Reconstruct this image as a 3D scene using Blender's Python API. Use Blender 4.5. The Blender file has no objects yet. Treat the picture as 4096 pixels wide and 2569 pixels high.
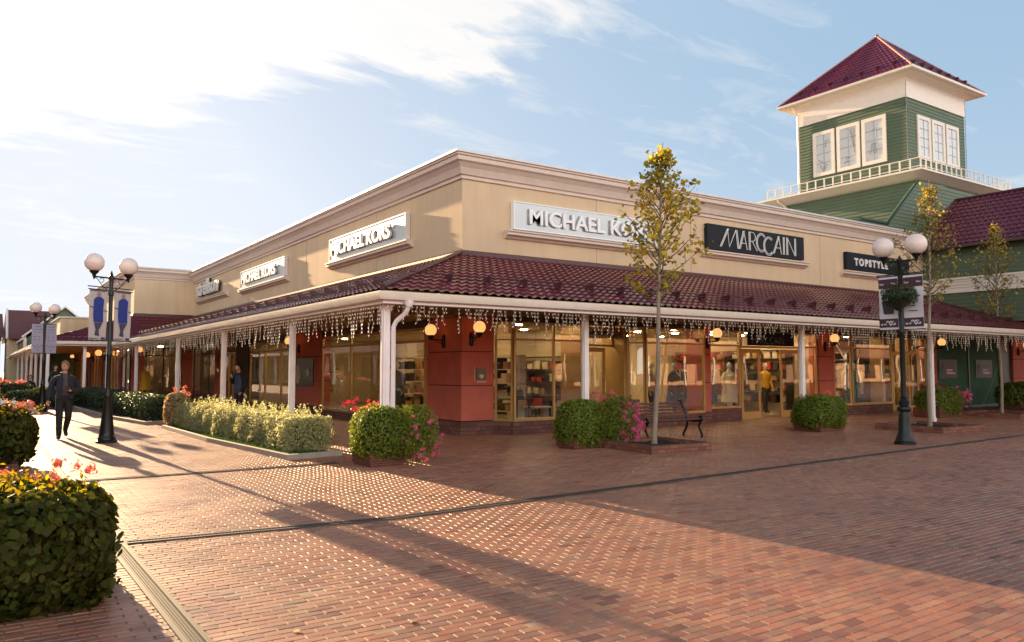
import bpy, bmesh, math, random
import numpy as np
from mathutils import Vector, Matrix
random.seed(7); rng = np.random.default_rng(7)
R = math.radians
SC = bpy.context.scene
COL = SC.collection

# ------------------------------------------------------------ camera
cam = bpy.data.cameras.new('camera'); camo = bpy.data.objects.new('camera', cam); COL.objects.link(camo)
cam.sensor_width = 36; cam.lens = 36*3123/4096; cam.clip_end = 4000; cam.clip_start = .05
camo.location = (0, 0, 1.64); camo.rotation_euler = (R(93.5), 0, R(-34.2)); SC.camera = camo

# ------------------------------------------------------------ sun and sky
SUN_EL, SUN_DX, SUN_DY = R(12.4), -.072, 1.0
az = math.atan2(SUN_DX, SUN_DY)                      # angle from +Y towards +X
sd = Vector((math.sin(az)*math.cos(SUN_EL), math.cos(az)*math.cos(SUN_EL), math.sin(SUN_EL)))
sl = bpy.data.lights.new('sun', 'SUN'); sl.energy = 5.0; sl.angle = R(.5); sl.color = (1, .70, .40)
so = bpy.data.objects.new('sun', sl); COL.objects.link(so); so.rotation_euler = sd.to_track_quat('Z', 'Y').to_euler()
so.location = (0, 0, 40)

w = bpy.data.worlds.new('World'); SC.world = w; w.use_nodes = True
nt = w.node_tree; N = nt.nodes; L = nt.links
for n in list(N): N.remove(n)
def wn(t, **k):
    n = N.new(t)
    for a, b in k.items(): setattr(n, a, b)
    return n
def wmath(op, a, b=None, c=None, clamp=False):
    n = wn('ShaderNodeMath', operation=op); n.use_clamp = clamp
    for i, v in enumerate((a, b, c)):
        if v is None: continue
        if isinstance(v, (int, float)): n.inputs[i].default_value = v
        else: L.new(v, n.inputs[i])
    return n.outputs[0]
sky = wn('ShaderNodeTexSky', sky_type='NISHITA'); sky.sun_disc = False; sky.sun_elevation = SUN_EL; sky.sun_rotation = az
sky.air_density = 1.0; sky.dust_density = 1.0; sky.ozone_density = 1.6
tc = wn('ShaderNodeTexCoord'); D = tc.outputs['Generated']
sep = wn('ShaderNodeSeparateXYZ'); L.new(D, sep.inputs[0])
# clouds live on a flat sheet high above: direction / height
zc = wmath('MAXIMUM', sep.outputs[2], .04)
zc = wmath('ADD', zc, .12)
cx_ = wmath('DIVIDE', sep.outputs[0], zc); cy_ = wmath('DIVIDE', sep.outputs[1], zc)
comb = wn('ShaderNodeCombineXYZ'); L.new(cx_, comb.inputs[0]); L.new(cy_, comb.inputs[1])
mp = wn('ShaderNodeMapping'); L.new(comb.outputs[0], mp.inputs[0]); mp.inputs['Rotation'].default_value = (0, 0, R(28)); mp.inputs['Scale'].default_value = (.55, 1.25, 1)
n1 = wn('ShaderNodeTexNoise'); L.new(mp.outputs[0], n1.inputs['Vector']); n1.inputs['Scale'].default_value = 1.5; n1.inputs['Detail'].default_value = 9; n1.inputs['Roughness'].default_value = .58; n1.inputs['Distortion'].default_value = .6
n2 = wn('ShaderNodeTexNoise'); L.new(mp.outputs[0], n2.inputs['Vector']); n2.inputs['Scale'].default_value = 5.5; n2.inputs['Detail'].default_value = 8; n2.inputs['Roughness'].default_value = .62; n2.inputs['Distortion'].default_value = .9
def great(a, b):
    v = Vector(a).cross(Vector(b)).normalized()
    dp = wn('ShaderNodeVectorMath', operation='DOT_PRODUCT'); L.new(D, dp.inputs[0]); dp.inputs[1].default_value = v
    return dp.outputs['Value']
# main sheet: everything above the great circle through these two sky directions, towards the sun
side = great((.01, .97, .235), (.585, .70, .405))
sheet = wmath('ADD', wmath('MULTIPLY', side, -1.0 if Vector((.01, .97, .235)).cross(Vector((.585, .70, .405))).normalized().dot(Vector((.1, .9, .42))) < 0 else 1.0), wmath('ADD', wmath('MULTIPLY', wmath('SUBTRACT', n1.outputs['Fac'], .5), .40), wmath('MULTIPLY', wmath('SUBTRACT', n2.outputs['Fac'], .5), .16)))
right_fade = wmath('SMOOTH_MIN', wmath('MULTIPLY', wmath('SUBTRACT', .79, sep.outputs[0]), 4.0), 1.0, .3)
sheet_m = wmath('MULTIPLY', wmath('MULTIPLY', wmath('ADD', sheet, .012), 20, clamp=True), wmath('MAXIMUM', right_fade, 0), clamp=True)
wisp_thr = wmath('MULTIPLY', wmath('SUBTRACT', wmath('ADD', wmath('MULTIPLY', n1.outputs['Fac'], .55), wmath('MULTIPLY', n2.outputs['Fac'], .45)), .515), 6.0, clamp=True)
cl = wmath('MAXIMUM', wmath('MULTIPLY', sheet_m, wmath('ADD', wmath('MULTIPLY', n2.outputs['Fac'], .5), .72), clamp=True), wmath('MULTIPLY', wisp_thr, .62), clamp=True)
# haze near the horizon
hz = wmath('POWER', wmath('SUBTRACT', 1, wmath('MULTIPLY', sep.outputs[2], 2.6, clamp=True), clamp=True), 1.6)
sdot = wn('ShaderNodeVectorMath', operation='DOT_PRODUCT'); L.new(D, sdot.inputs[0]); sdot.inputs[1].default_value = sd
glow = wmath('POWER', wmath('MAXIMUM', sdot.outputs['Value'], 0), 7)
front = wmath('MULTIPLY', wmath('SUBTRACT', .05, sep.outputs[1]), 1.8, clamp=True)    # unseen sky behind the camera, brightened to fill the shaded walls
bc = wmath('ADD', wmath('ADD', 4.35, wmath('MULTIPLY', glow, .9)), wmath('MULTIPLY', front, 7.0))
fill_bank = wmath('MULTIPLY', wmath('MULTIPLY', front, wmath('MULTIPLY', wmath('SUBTRACT', .75, sep.outputs[2]), 2.5, clamp=True)), wmath('ADD', wmath('MULTIPLY', n1.outputs['Fac'], 1.3), .15), clamp=True)  # low cloud added behind the camera to light the walls
cl = wmath('MAXIMUM', cl, fill_bank, clamp=True)      # thin cloud is brighter towards the sun that lights it from behind
def wcol(v):
    cc = wn('ShaderNodeCombineXYZ')
    for i, s in enumerate(v): L.new(wmath('MULTIPLY', bc, s), cc.inputs[i])
    return cc.outputs[0]
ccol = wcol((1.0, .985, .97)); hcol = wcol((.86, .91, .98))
def wmix(f, a, b):
    m = wn('ShaderNodeMix', data_type='RGBA'); L.new(f, m.inputs[0]); L.new(a, m.inputs[6]); L.new(b, m.inputs[7]); return m.outputs[2]
skyc = wn('ShaderNodeMix', data_type='RGBA', blend_type='MULTIPLY'); skyc.inputs[0].default_value = 1; L.new(sky.outputs[0], skyc.inputs[6]); skyc.inputs[7].default_value = (1.0, 1.0, 1.08, 1)
# clear air: the physical sky, evened out towards the pale blue of a bright hazy afternoon
pale = wn('ShaderNodeMix', data_type='RGBA'); L.new(wmath('ADD', wmath('MULTIPLY', wmath('POWER', wmath('MAXIMUM', sdot.outputs['Value'], 0), 4.5), 1.0), wmath('MULTIPLY', hz, .28), clamp=True), pale.inputs[0])
pale.inputs[6].default_value = (1.80, 2.62, 3.45, 1); pale.inputs[7].default_value = (3.5, 3.7, 4.15, 1)
even = wn('ShaderNodeMix', data_type='RGBA'); even.inputs[0].default_value = .9; cap = wn('ShaderNodeVectorMath', operation='MINIMUM'); L.new(skyc.outputs[2], cap.inputs[0]); cap.inputs[1].default_value = (9, 9, 9); L.new(cap.outputs[0], even.inputs[6]); L.new(pale.outputs[2], even.inputs[7])
s1 = wmix(wmath('MULTIPLY', hz, .35), even.outputs[2], hcol)
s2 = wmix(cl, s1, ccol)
# overhead the air is a deeper clear blue
zen = wmath('MULTIPLY', wmath('SUBTRACT', sep.outputs[2], .45), 4.0, clamp=True)
deep = wn('ShaderNodeMix', data_type='RGBA'); L.new(zen, deep.inputs[0]); L.new(s2, deep.inputs[6]); deep.inputs[7].default_value = (.42, .72, 1.35, 1)
bg = wn('ShaderNodeBackground'); bg.inputs['Strength'].default_value = .068; L.new(deep.outputs[2], bg.inputs[0])
out = wn('ShaderNodeOutputWorld'); L.new(bg.outputs[0], out.inputs[0])

SC.view_settings.view_transform = 'Standard'; SC.view_settings.look = 'None'; SC.view_settings.gamma = 1
SC.view_settings.exposure = 1.68
SC.render.engine = 'CYCLES'; SC.cycles.use_denoising = True
try: SC.cycles.denoiser = 'OPENIMAGEDENOISE'
except Exception: pass
SC.cycles.max_bounces = 7; SC.cycles.transparent_max_bounces = 24; SC.cycles.glossy_bounces = 4
SC.cycles.sample_clamp_indirect = 6; SC.cycles.caustics_reflective = False; SC.cycles.caustics_refractive = False

# ------------------------------------------------------------ materials
MATS = {}
def mat(name, col=(.5, .5, .5), rough=.6, metal=0, spec=.5, bump=None, var=0, vscale=4, noise_col=None, emit=None, estr=0, trans=0, island=0, coords='Object', stretch=(1, 1, 1)):
    if name in MATS: return MATS[name]
    m = bpy.data.materials.new(name); m.use_nodes = True; MATS[name] = m
    n = m.node_tree.nodes; l = m.node_tree.links
    b = n['Principled BSDF']; b.inputs['Base Color'].default_value = (*col, 1)
    b.inputs['Roughness'].default_value = rough; b.inputs['Metallic'].default_value = metal
    b.inputs['Specular IOR Level'].default_value = spec
    if emit: b.inputs['Emission Color'].default_value = (*emit, 1); b.inputs['Emission Strength'].default_value = estr
    t = n.new('ShaderNodeTexCoord'); mpp = n.new('ShaderNodeMapping'); l.new(t.outputs[coords], mpp.inputs[0]); mpp.inputs['Scale'].default_value = stretch
    if var or noise_col:
        ns = n.new('ShaderNodeTexNoise'); ns.inputs['Scale'].default_value = vscale; ns.inputs['Detail'].default_value = 6; ns.inputs['Roughness'].default_value = .6; l.new(mpp.outputs[0], ns.inputs['Vector'])
        mx = n.new('ShaderNodeMix'); mx.data_type = 'RGBA'; l.new(ns.outputs['Fac'], mx.inputs[0])
        c2 = noise_col or tuple(min(1, c*(1+var)) for c in col); c1 = col if noise_col else tuple(c*(1-var) for c in col)
        rp = n.new('ShaderNodeMapRange'); l.new(ns.outputs['Fac'], rp.inputs[0]); rp.inputs[1].default_value = .3; rp.inputs[2].default_value = .7
        l.new(rp.outputs[0], mx.inputs[0])
        mx.inputs[6].default_value = (*c1, 1); mx.inputs[7].default_value = (*c2, 1); l.new(mx.outputs[2], b.inputs['Base Color'])
    if island:
        g = n.new('ShaderNodeNewGeometry'); hs = n.new('ShaderNodeHueSaturation'); 
        r1 = n.new('ShaderNodeMapRange'); l.new(g.outputs['Random Per Island'], r1.inputs[0]); r1.inputs[3].default_value = 1-island; r1.inputs[4].default_value = 1+island
        l.new(r1.outputs[0], hs.inputs['Value'])
        wn_ = n.new('ShaderNodeTexWhiteNoise'); wn_.noise_dimensions = '1D'; l.new(g.outputs['Random Per Island'], wn_.inputs['W'])
        r2 = n.new('ShaderNodeMapRange'); l.new(wn_.outputs['Value'], r2.inputs[0]); r2.inputs[3].default_value = .5-island*.07; r2.inputs[4].default_value = .5+island*.07; l.new(r2.outputs[0], hs.inputs['Hue'])
        src = b.inputs['Base Color'].links[0].from_socket if b.inputs['Base Color'].is_linked else None
        if src: l.new(src, hs.inputs['Color'])
        else: hs.inputs['Color'].default_value = (*col, 1)
        l.new(hs.outputs[0], b.inputs['Base Color'])
        if trans:
            tr = n.new('ShaderNodeBsdfTranslucent'); ms = n.new('ShaderNodeMixShader'); ms.inputs[0].default_value = trans
            hs2 = n.new('ShaderNodeHueSaturation'); hs2.inputs['Value'].default_value = 1.9; hs2.inputs['Saturation'].default_value = 1.1; hs2.inputs['Hue'].default_value = .485; l.new(hs.outputs[0], hs2.inputs['Color'])
            l.new(hs2.outputs[0], tr.inputs[0]); l.new(b.outputs[0], ms.inputs[1]); l.new(tr.outputs[0], ms.inputs[2])
            l.new(ms.outputs[0], n['Material Output'].inputs[0])
    if bump:
        ns = n.new('ShaderNodeTexNoise'); ns.inputs['Scale'].default_value = bump[0]; ns.inputs['Detail'].default_value = 5; l.new(mpp.outputs[0], ns.inputs['Vector'])
        bp = n.new('ShaderNodeBump'); bp.inputs['Strength'].default_value = bump[1]; bp.inputs['Distance'].default_value = bump[2] if len(bump) > 2 else .02
        l.new(ns.outputs['Fac'], bp.inputs['Height']); l.new(bp.outputs[0], b.inputs['Normal'])
    return m
def stucco(name, col, stain):
    m = mat(name, col, .85, bump=(60, .35, .01), spec=.25)
    n = m.node_tree.nodes; l = m.node_tree.links; b = n['Principled BSDF']
    t = n.new('ShaderNodeTexCoord')
    a = n.new('ShaderNodeTexNoise'); a.inputs['Scale'].default_value = .7; a.inputs['Detail'].default_value = 8; l.new(t.outputs['Object'], a.inputs['Vector'])
    mp2 = n.new('ShaderNodeMapping'); mp2.inputs['Scale'].default_value = (3, 3, .35); l.new(t.outputs['Object'], mp2.inputs[0])
    c = n.new('ShaderNodeTexNoise'); c.inputs['Scale'].default_value = 1.2; c.inputs['Detail'].default_value = 7; l.new(mp2.outputs[0], c.inputs['Vector'])
    ad = n.new('ShaderNodeMath'); ad.operation = 'MULTIPLY'; l.new(a.outputs['Fac'], ad.inputs[0]); l.new(c.outputs['Fac'], ad.inputs[1])
    mr = n.new('ShaderNodeMapRange'); l.new(ad.outputs[0], mr.inputs[0]); mr.inputs[1].default_value = .16; mr.inputs[2].default_value = .36
    mx = n.new('ShaderNodeMix'); mx.data_type = 'RGBA'; l.new(mr.outputs[0], mx.inputs[0]); mx.inputs[6].default_value = (*stain, 1); mx.inputs[7].default_value = (*col, 1)
    l.new(mx.outputs[2], b.inputs['Base Color']); return m
def bricks(name, c1, c2, mort, bw, rh, ms, scale=1, rough=.6, bump=.5, bdist=.006, extra=None, axis='xy', off=.5, spec=.5):
    m = bpy.data.materials.new(name); m.use_nodes = True; MATS[name] = m
    n = m.node_tree.nodes; l = m.node_tree.links; b = n['Principled BSDF']
    g = n.new('ShaderNodeNewGeometry'); v = g.outputs['Position']
    if axis != 'xy':
        s = n.new('ShaderNodeSeparateXYZ'); l.new(v, s.inputs[0]); c = n.new('ShaderNodeCombineXYZ')
        ad = n.new('ShaderNodeMath'); ad.operation = 'ADD'; l.new(s.outputs[0], ad.inputs[0]); l.new(s.outputs[1], ad.inputs[1])
        l.new(ad.outputs[0], c.inputs[0]); l.new(s.outputs[2], c.inputs[1]); v = c.outputs[0]
    else:
        # hand-laid wobble of the courses
        wv = n.new('ShaderNodeTexNoise'); wv.inputs['Scale'].default_value = 1.7; wv.inputs['Detail'].default_value = 2; l.new(v, wv.inputs['Vector'])
        sb = n.new('ShaderNodeVectorMath'); sb.operation = 'SUBTRACT'; l.new(wv.outputs['Color'], sb.inputs[0]); sb.inputs[1].default_value = (.5, .5, .5)
        sc = n.new('ShaderNodeVectorMath'); sc.operation = 'SCALE'; l.new(sb.outputs[0], sc.inputs[0]); sc.inputs['Scale'].default_value = .03
        av = n.new('ShaderNodeVectorMath'); av.operation = 'ADD'; l.new(v, av.inputs[0]); l.new(sc.outputs[0], av.inputs[1]); v = av.outputs[0]
    bt = n.new('ShaderNodeTexBrick'); l.new(v, bt.inputs['Vector']); bt.offset = off; bt.inputs['Scale'].default_value = 1
    bt.inputs['Brick Width'].default_value = bw; bt.inputs['Row Height'].default_value = rh; bt.inputs['Mortar Size'].default_value = ms; bt.inputs['Mortar Smooth'].default_value = .25
    bt.inputs['Color1'].default_value = (0, 0, 0, 1); bt.inputs['Color2'].default_value = (1, 1, 1, 1); bt.inputs['Mortar'].default_value = (.5, .5, .5, 1); bt.inputs['Bias'].default_value = 0
    cr = n.new('ShaderNodeValToRGB'); l.new(bt.outputs['Color'], cr.inputs[0])
    e = cr.color_ramp.elements; e[0].color = (*c1, 1); e[1].color = (*c2, 1)
    for p, cc in (extra or []): q = e.new(p); q.color = (*cc, 1)
    ns = n.new('ShaderNodeTexNoise'); ns.inputs['Scale'].default_value = 1.1; ns.inputs['Detail'].default_value = 7; l.new(g.outputs['Position'], ns.inputs['Vector'])
    mr = n.new('ShaderNodeMapRange'); l.new(ns.outputs['Fac'], mr.inputs[0]); mr.inputs[3].default_value = .72; mr.inputs[4].default_value = 1.25
    mu = n.new('ShaderNodeMix'); mu.data_type = 'RGBA'; mu.blend_type = 'MULTIPLY'; mu.inputs[0].default_value = 1; l.new(cr.outputs[0], mu.inputs[6]); l.new(mr.outputs[0], mu.inputs[7])
    mx = n.new('ShaderNodeMix'); mx.data_type = 'RGBA'; l.new(bt.outputs['Fac'], mx.inputs[0]); l.new(mu.outputs[2], mx.inputs[6]); mx.inputs[7].default_value = (*mort, 1)
    l.new(mx.outputs[2], b.inputs['Base Color'])
    # each block tipped slightly: height = block id + grit - joint
    fine = n.new('ShaderNodeTexNoise'); fine.inputs['Scale'].default_value = 90; fine.inputs['Detail'].default_value = 4; l.new(g.outputs['Position'], fine.inputs['Vector'])
    big = n.new('ShaderNodeTexNoise'); big.inputs['Scale'].default_value = .8; big.inputs['Detail'].default_value = 3; l.new(g.outputs['Position'], big.inputs['Vector'])
    h1 = n.new('ShaderNodeMath'); h1.operation = 'MULTIPLY_ADD'; l.new(bt.outputs['Fac'], h1.inputs[0]); h1.inputs[1].default_value = -1.0
    h0 = n.new('ShaderNodeMath'); h0.operation = 'MULTIPLY_ADD'; l.new(fine.outputs['Fac'], h0.inputs[0]); h0.inputs[1].default_value = .22
    h00 = n.new('ShaderNodeMath'); h00.operation = 'MULTIPLY_ADD'; l.new(big.outputs['Fac'], h00.inputs[0]); h00.inputs[1].default_value = 6.0 if axis == 'xy' else 0
    l.new(bt.outputs['Color'], h00.inputs[2]); l.new(h00.outputs[0], h0.inputs[2]); l.new(h0.outputs[0], h1.inputs[2])
    bp = n.new('ShaderNodeBump'); bp.inputs['Strength'].default_value = bump; bp.inputs['Distance'].default_value = bdist; l.new(h1.outputs[0], bp.inputs['Height']); l.new(bp.outputs[0], b.inputs['Normal'])
    rr = n.new('ShaderNodeMapRange'); l.new(ns.outputs['Fac'], rr.inputs[0]); rr.inputs[1].default_value = .3; rr.inputs[2].default_value = .7; rr.inputs[3].default_value = rough-.1; rr.inputs[4].default_value = rough+.1
    ra = n.new('ShaderNodeMath'); ra.operation = 'MULTIPLY_ADD'; l.new(bt.outputs['Fac'], ra.inputs[0]); ra.inputs[1].default_value = .5; l.new(rr.outputs[0], ra.inputs[2]); l.new(ra.outputs[0], b.inputs['Roughness'])
    b.inputs['Specular IOR Level'].default_value = spec
    return m
def glassmat(name, tint=(.95, .96, .93), refl=.12, wob=.07):
    m = bpy.data.materials.new(name); m.use_nodes = True; MATS[name] = m
    n = m.node_tree.nodes; l = m.node_tree.links; n.remove(n['Principled BSDF'])
    tr = n.new('ShaderNodeBsdfTransparent'); tr.inputs[0].default_value = (*tint, 1)
    gl = n.new('ShaderNodeBsdfGlossy'); gl.inputs['Roughness'].default_value = .0; gl.inputs[0].default_value = (1, 1, 1, 1)
    fr = n.new('ShaderNodeFresnel'); fr.inputs[0].default_value = 1.42
    t = n.new('ShaderNodeNewGeometry'); ns = n.new('ShaderNodeTexNoise'); ns.inputs['Scale'].default_value = .9; ns.inputs['Detail'].default_value = 1; l.new(t.outputs['Position'], ns.inputs['Vector'])
    bp = n.new('ShaderNodeBump'); bp.inputs['Strength'].default_value = wob; bp.inputs['Distance'].default_value = .03; l.new(ns.outputs['Fac'], bp.inputs['Height']); l.new(bp.outputs[0], gl.inputs['Normal'])
    ad = n.new('ShaderNodeMath'); ad.operation = 'ADD'; ad.use_clamp = True; l.new(fr.outputs[0], ad.inputs[0]); ad.inputs[1].default_value = refl
    inv = n.new('ShaderNodeMath'); inv.operation = 'SUBTRACT'; inv.inputs[0].default_value = 1; l.new(t.outputs['Backfacing'], inv.inputs[1])
    mm_ = n.new('ShaderNodeMath'); mm_.operation = 'MULTIPLY'; l.new(ad.outputs[0], mm_.inputs[0]); l.new(inv.outputs[0], mm_.inputs[1])
    mx = n.new('ShaderNodeMixShader'); l.new(mm_.outputs[0], mx.inputs[0]); l.new(tr.outputs[0], mx.inputs[1]); l.new(gl.outputs[0], mx.inputs[2])
    l.new(mx.outputs[0], n['Material Output'].inputs[0]); return m
def tilemat():
    m = mat('roof_tile', (.115, .013, .026), .25, spec=.6, var=.25, vscale=1.3)
    n = m.node_tree.nodes; l = m.node_tree.links; b = n['Principled BSDF']; b.inputs['Coat Weight'].default_value = .15; b.inputs['Coat Roughness'].default_value = .12
    return m

STUCCO = stucco('beige_stucco', (.73, .545, .35), (.65, .485, .315))
STUCCO2 = stucco('cream_stucco', (.72, .57, .36), (.6, .48, .3))
CORN = mat('cornice_render', (.70, .57, .47), .6, var=.06, bump=(40, .15, .005))
CORNT = mat('zinc_coping', (.62, .60, .58), .4, metal=.2, var=.08)
REDW = mat('red_render', (.53, .13, .085), .75, var=.10, vscale=2.5, bump=(70, .25, .006))
REDG = mat('red_groove', (.10, .03, .025), .9)
PLINTH = bricks('plinth_brick', (.13, .05, .04), (.23, .10, .075), (.07, .045, .04), .2, .1, .008, rough=.8, bump=.6, axis='z')
PAVE = bricks('paving_brick', (.20, .07, .042), (.28, .14, .08), (.10, .06, .045), .190, .082, .006, rough=.54, bump=.6, bdist=.006, extra=[(.25, (.26, .09, .052)), (.5, (.28, .10, .056)), (.72, (.30, .13, .07)), (.88, (.24, .09, .056))], spec=.42)
TILE = tilemat()
def blockmat():
    m = bpy.data.materials.new('paving_block'); m.use_nodes = True; n = m.node_tree.nodes; l = m.node_tree.links; b = n['Principled BSDF']
    g = n.new('ShaderNodeNewGeometry'); cr = n.new('ShaderNodeValToRGB'); l.new(g.outputs['Random Per Island'], cr.inputs[0]); e = cr.color_ramp.elements
    e[0].color = (.175, .066, .042, 1); e[1].color = (.27, .150, .095, 1)
    for p, c in ((.12, (.29, .118, .070)), (.35, (.36, .162, .092)), (.55, (.33, .120, .070)), (.72, (.37, .188, .108)), (.88, (.265, .118, .078))): q = e.new(p); q.color = (*c, 1)
    def noise(sc, det, lo, hi, a=.3, z=.7):
        t = n.new('ShaderNodeTexNoise'); t.inputs['Scale'].default_value = sc; t.inputs['Detail'].default_value = det; t.inputs['Roughness'].default_value = .65; l.new(g.outputs['Position'], t.inputs['Vector'])
        r = n.new('ShaderNodeMapRange'); l.new(t.outputs['Fac'], r.inputs[0]); r.inputs[1].default_value = a; r.inputs[2].default_value = z; r.inputs[3].default_value = lo; r.inputs[4].default_value = hi; return r.outputs[0]
    c = cr.outputs[0]
    for f in (noise(.45, 4, .80, 1.15), noise(9, 6, .86, 1.10), noise(2.6, 8, .62, 1.0, .28, .42)):
        mx = n.new('ShaderNodeMix'); mx.data_type = 'RGBA'; mx.blend_type = 'MULTIPLY'; mx.inputs[0].default_value = 1; l.new(c, mx.inputs[6]); l.new(f, mx.inputs[7]); c = mx.outputs[2]
    l.new(c, b.inputs['Base Color']); l.new(noise(1.3, 5, .36, .60), b.inputs['Roughness']); b.inputs['Specular IOR Level'].default_value = .6
    t = n.new('ShaderNodeTexNoise'); t.inputs['Scale'].default_value = 160; t.inputs['Detail'].default_value = 4; l.new(g.outputs['Position'], t.inputs['Vector'])
    bp = n.new('ShaderNodeBump'); bp.inputs['Strength'].default_value = .5; bp.inputs['Distance'].default_value = .0015; l.new(t.outputs['Fac'], bp.inputs['Height']); l.new(bp.outputs[0], b.inputs['Normal']); return m
BLOCK = blockmat()
SAND = mat('joint_sand', (.31, .235, .165), .9, var=.25, vscale=2.2, spec=.2)
FLASH = mat('maroon_metal', (.075, .02, .024), .35, var=.1)
GUTTER = mat('cream_gutter', (.76, .68, .57), .35, var=.06)
POSTM = mat('white_post_paint', (.84, .79, .77), .45, var=.05, bump=(30, .08, .004))
SOFFIT = mat('ochre_soffit', (.55, .35, .13), .6, var=.12, vscale=3, stretch=(1, 1, 1))
BEAM = mat('dark_beam', (.055, .035, .022), .5)
BRASS = mat('gold_frame', (.50, .31, .10), .38, metal=.35, var=.08)
GREENS = mat('green_siding', (.085, .125, .068), .55, var=.07, vscale=1.2, bump=(25, .1, .004))
GREEND = mat('dark_green_trim', (.022, .05, .034), .45)
WHITET = mat('white_trim', (.78, .70, .60), .45, var=.05)
GLASS = glassmat('shop_glass')
GLASSD = glassmat('door_glass', (.92, .93, .88), .05, .12)
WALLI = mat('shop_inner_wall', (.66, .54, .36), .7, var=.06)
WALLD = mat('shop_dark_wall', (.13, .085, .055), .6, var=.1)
FLOORI = mat('shop_floor', (.42, .33, .22), .25, var=.1)
CEILI = mat('shop_ceiling', (.55, .45, .32), .8)
SHOPL = mat('shop_light', (1, .9, .7), .5, emit=(1, .72, .38), estr=38)
BLACK = mat('black_iron', (.012, .012, .014), .32, metal=.3, bump=(25, .15, .004))
IRONG = mat('green_black_iron', (.010, .015, .016), .42, metal=.3, bump=(25, .15, .004))
GLOBE = mat('opal_globe', (.86, .74, .66), .25, var=.03)
MATS['opal_globe'].node_tree.nodes['Principled BSDF'].inputs['Subsurface Weight'].default_value = .4
GLOW = mat('glowing_globe', (1, .55, .2), .4, emit=(1, .50, .15), estr=.34)
BULB = mat('fairy_bulb', (1, .85, .65), .3, emit=(1, .78, .55), estr=.12)
WIRE = mat('fairy_wire', (.64, .56, .47), .5)
SILVER = mat('brushed_sign', (.42, .43, .43), .25, metal=.5, var=.05, vscale=1)
SIGNW = mat('white_sign', (.72, .69, .66), .3)
SIGNL = mat('white_letters', (.82, .80, .77), .35)
SIGND = mat('charcoal_sign', (.014, .017, .021), .65, spec=.25)
CHROME = mat('mirror_letters', (.90, .90, .88), .3)
DRAIN = mat('drain_steel', (.075, .07, .062), .6, spec=.25, var=.15)
SLOT = mat('drain_slot', (.01, .01, .01), .9)
CONC = mat('concrete_kerb', (.36, .32, .27), .8, var=.15, bump=(50, .3, .006))
SOIL = mat('dark_soil', (.018, .012, .009), .95, bump=(30, 1, .03))
WOODP = mat('planter_wood', (.14, .045, .028), .6, var=.2, stretch=(1, 1, 8))
BENCHW = mat('bench_slat', (.085, .03, .028), .38, var=.25, vscale=3)
BARK = mat('young_bark', (.26, .21, .15), .85, var=.25, vscale=9, bump=(35, .5, .01), stretch=(1, 1, .35))
BARKD = mat('dark_bark', (.10, .075, .05), .85, var=.2)
LF_TREE = mat('maple_leaf', (.15, .17, .03), .55, noise_col=(.60, .44, .05), vscale=.9, island=.45, trans=.45)
LF_TREED = mat('olive_maple_leaf', (.12, .12, .035), .6, noise_col=(.42, .32, .06), vscale=.8, island=.45, trans=.35)
LF_HEDGE = mat('pale_hedge_leaf', (.37, .38, .19), .6, island=.35, trans=.4)
LF_DHEDGE = mat('dark_hedge_leaf', (.038, .06, .022), .5, island=.4, trans=.25)
LF_BUSH = mat('bright_bush_leaf', (.15, .20, .022), .55, island=.45, trans=.42)
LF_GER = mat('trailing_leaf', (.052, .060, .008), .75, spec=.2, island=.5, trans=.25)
CORE = mat('core_dark', (.03, .032, .012), .95, spec=.1)  # dark tone for the solid cores added inside foliage
PINK = mat('pink_petal', (.68, .16, .28), .5, island=.25, trans=.35)
REDF = mat('red_petal', (.50, .02, .03), .5, island=.25, trans=.35)
SALM = mat('salmon_petal', (.60, .22, .16), .5, island=.2, trans=.35)
GRASS = mat('grass_blade', (.045, .095, .018), .6, island=.35, trans=.3)
SKIN = mat('skin', (.48, .27, .19), .5)
NAVY = mat('navy_cloth', (.012, .014, .028), .8)
DENIM = mat('blue_denim', (.028, .05, .10), .8)
CHAR = mat('charcoal_cloth', (.011, .011, .014), .85)
GREYC = mat('grey_shirt', (.075, .065, .068), .85)
SHOE = mat('black_shoe', (.008, .008, .009), .4)
HAIRB = mat('brown_hair', (.24, .14, .07), .6)
HAIRD = mat('dark_hair', (.012, .010, .009), .5)
PHONE = mat('phone_black', (.02, .005, .006), .2)
YELC = mat('yellow_coat', (.62, .36, .02), .7)
MANN = mat('mannequin_white', (.55, .50, .44), .4)
BLUED = mat('blue_dress_print', (.015, .035, .25), .6)
BANNER = mat('banner_cloth', (.50, .46, .44), .7)
BANNERL = mat('lilac_banner_cloth', (.48, .46, .56), .7)
INKD = mat('dark_print', (.06, .05, .09), .7)
MAROONP = mat('maroon_print', (.062, .026, .036), .7)
WHITEP = mat('white_print', (.68, .66, .70), .7)
GREENP = mat('green_print', (.02, .13, .085), .6)
GDOOR = mat('green_shopfront_film', (.045, .15, .09), .7, spec=.15, var=.12)
DARKT = mat('dark_goods', (.02, .016, .015), .5)
TANT = mat('tan_goods', (.36, .2, .08), .5)
REDT = mat('red_goods', (.42, .04, .035), .5)
CREAMT = mat('cream_goods', (.62, .52, .38), .5)

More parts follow.
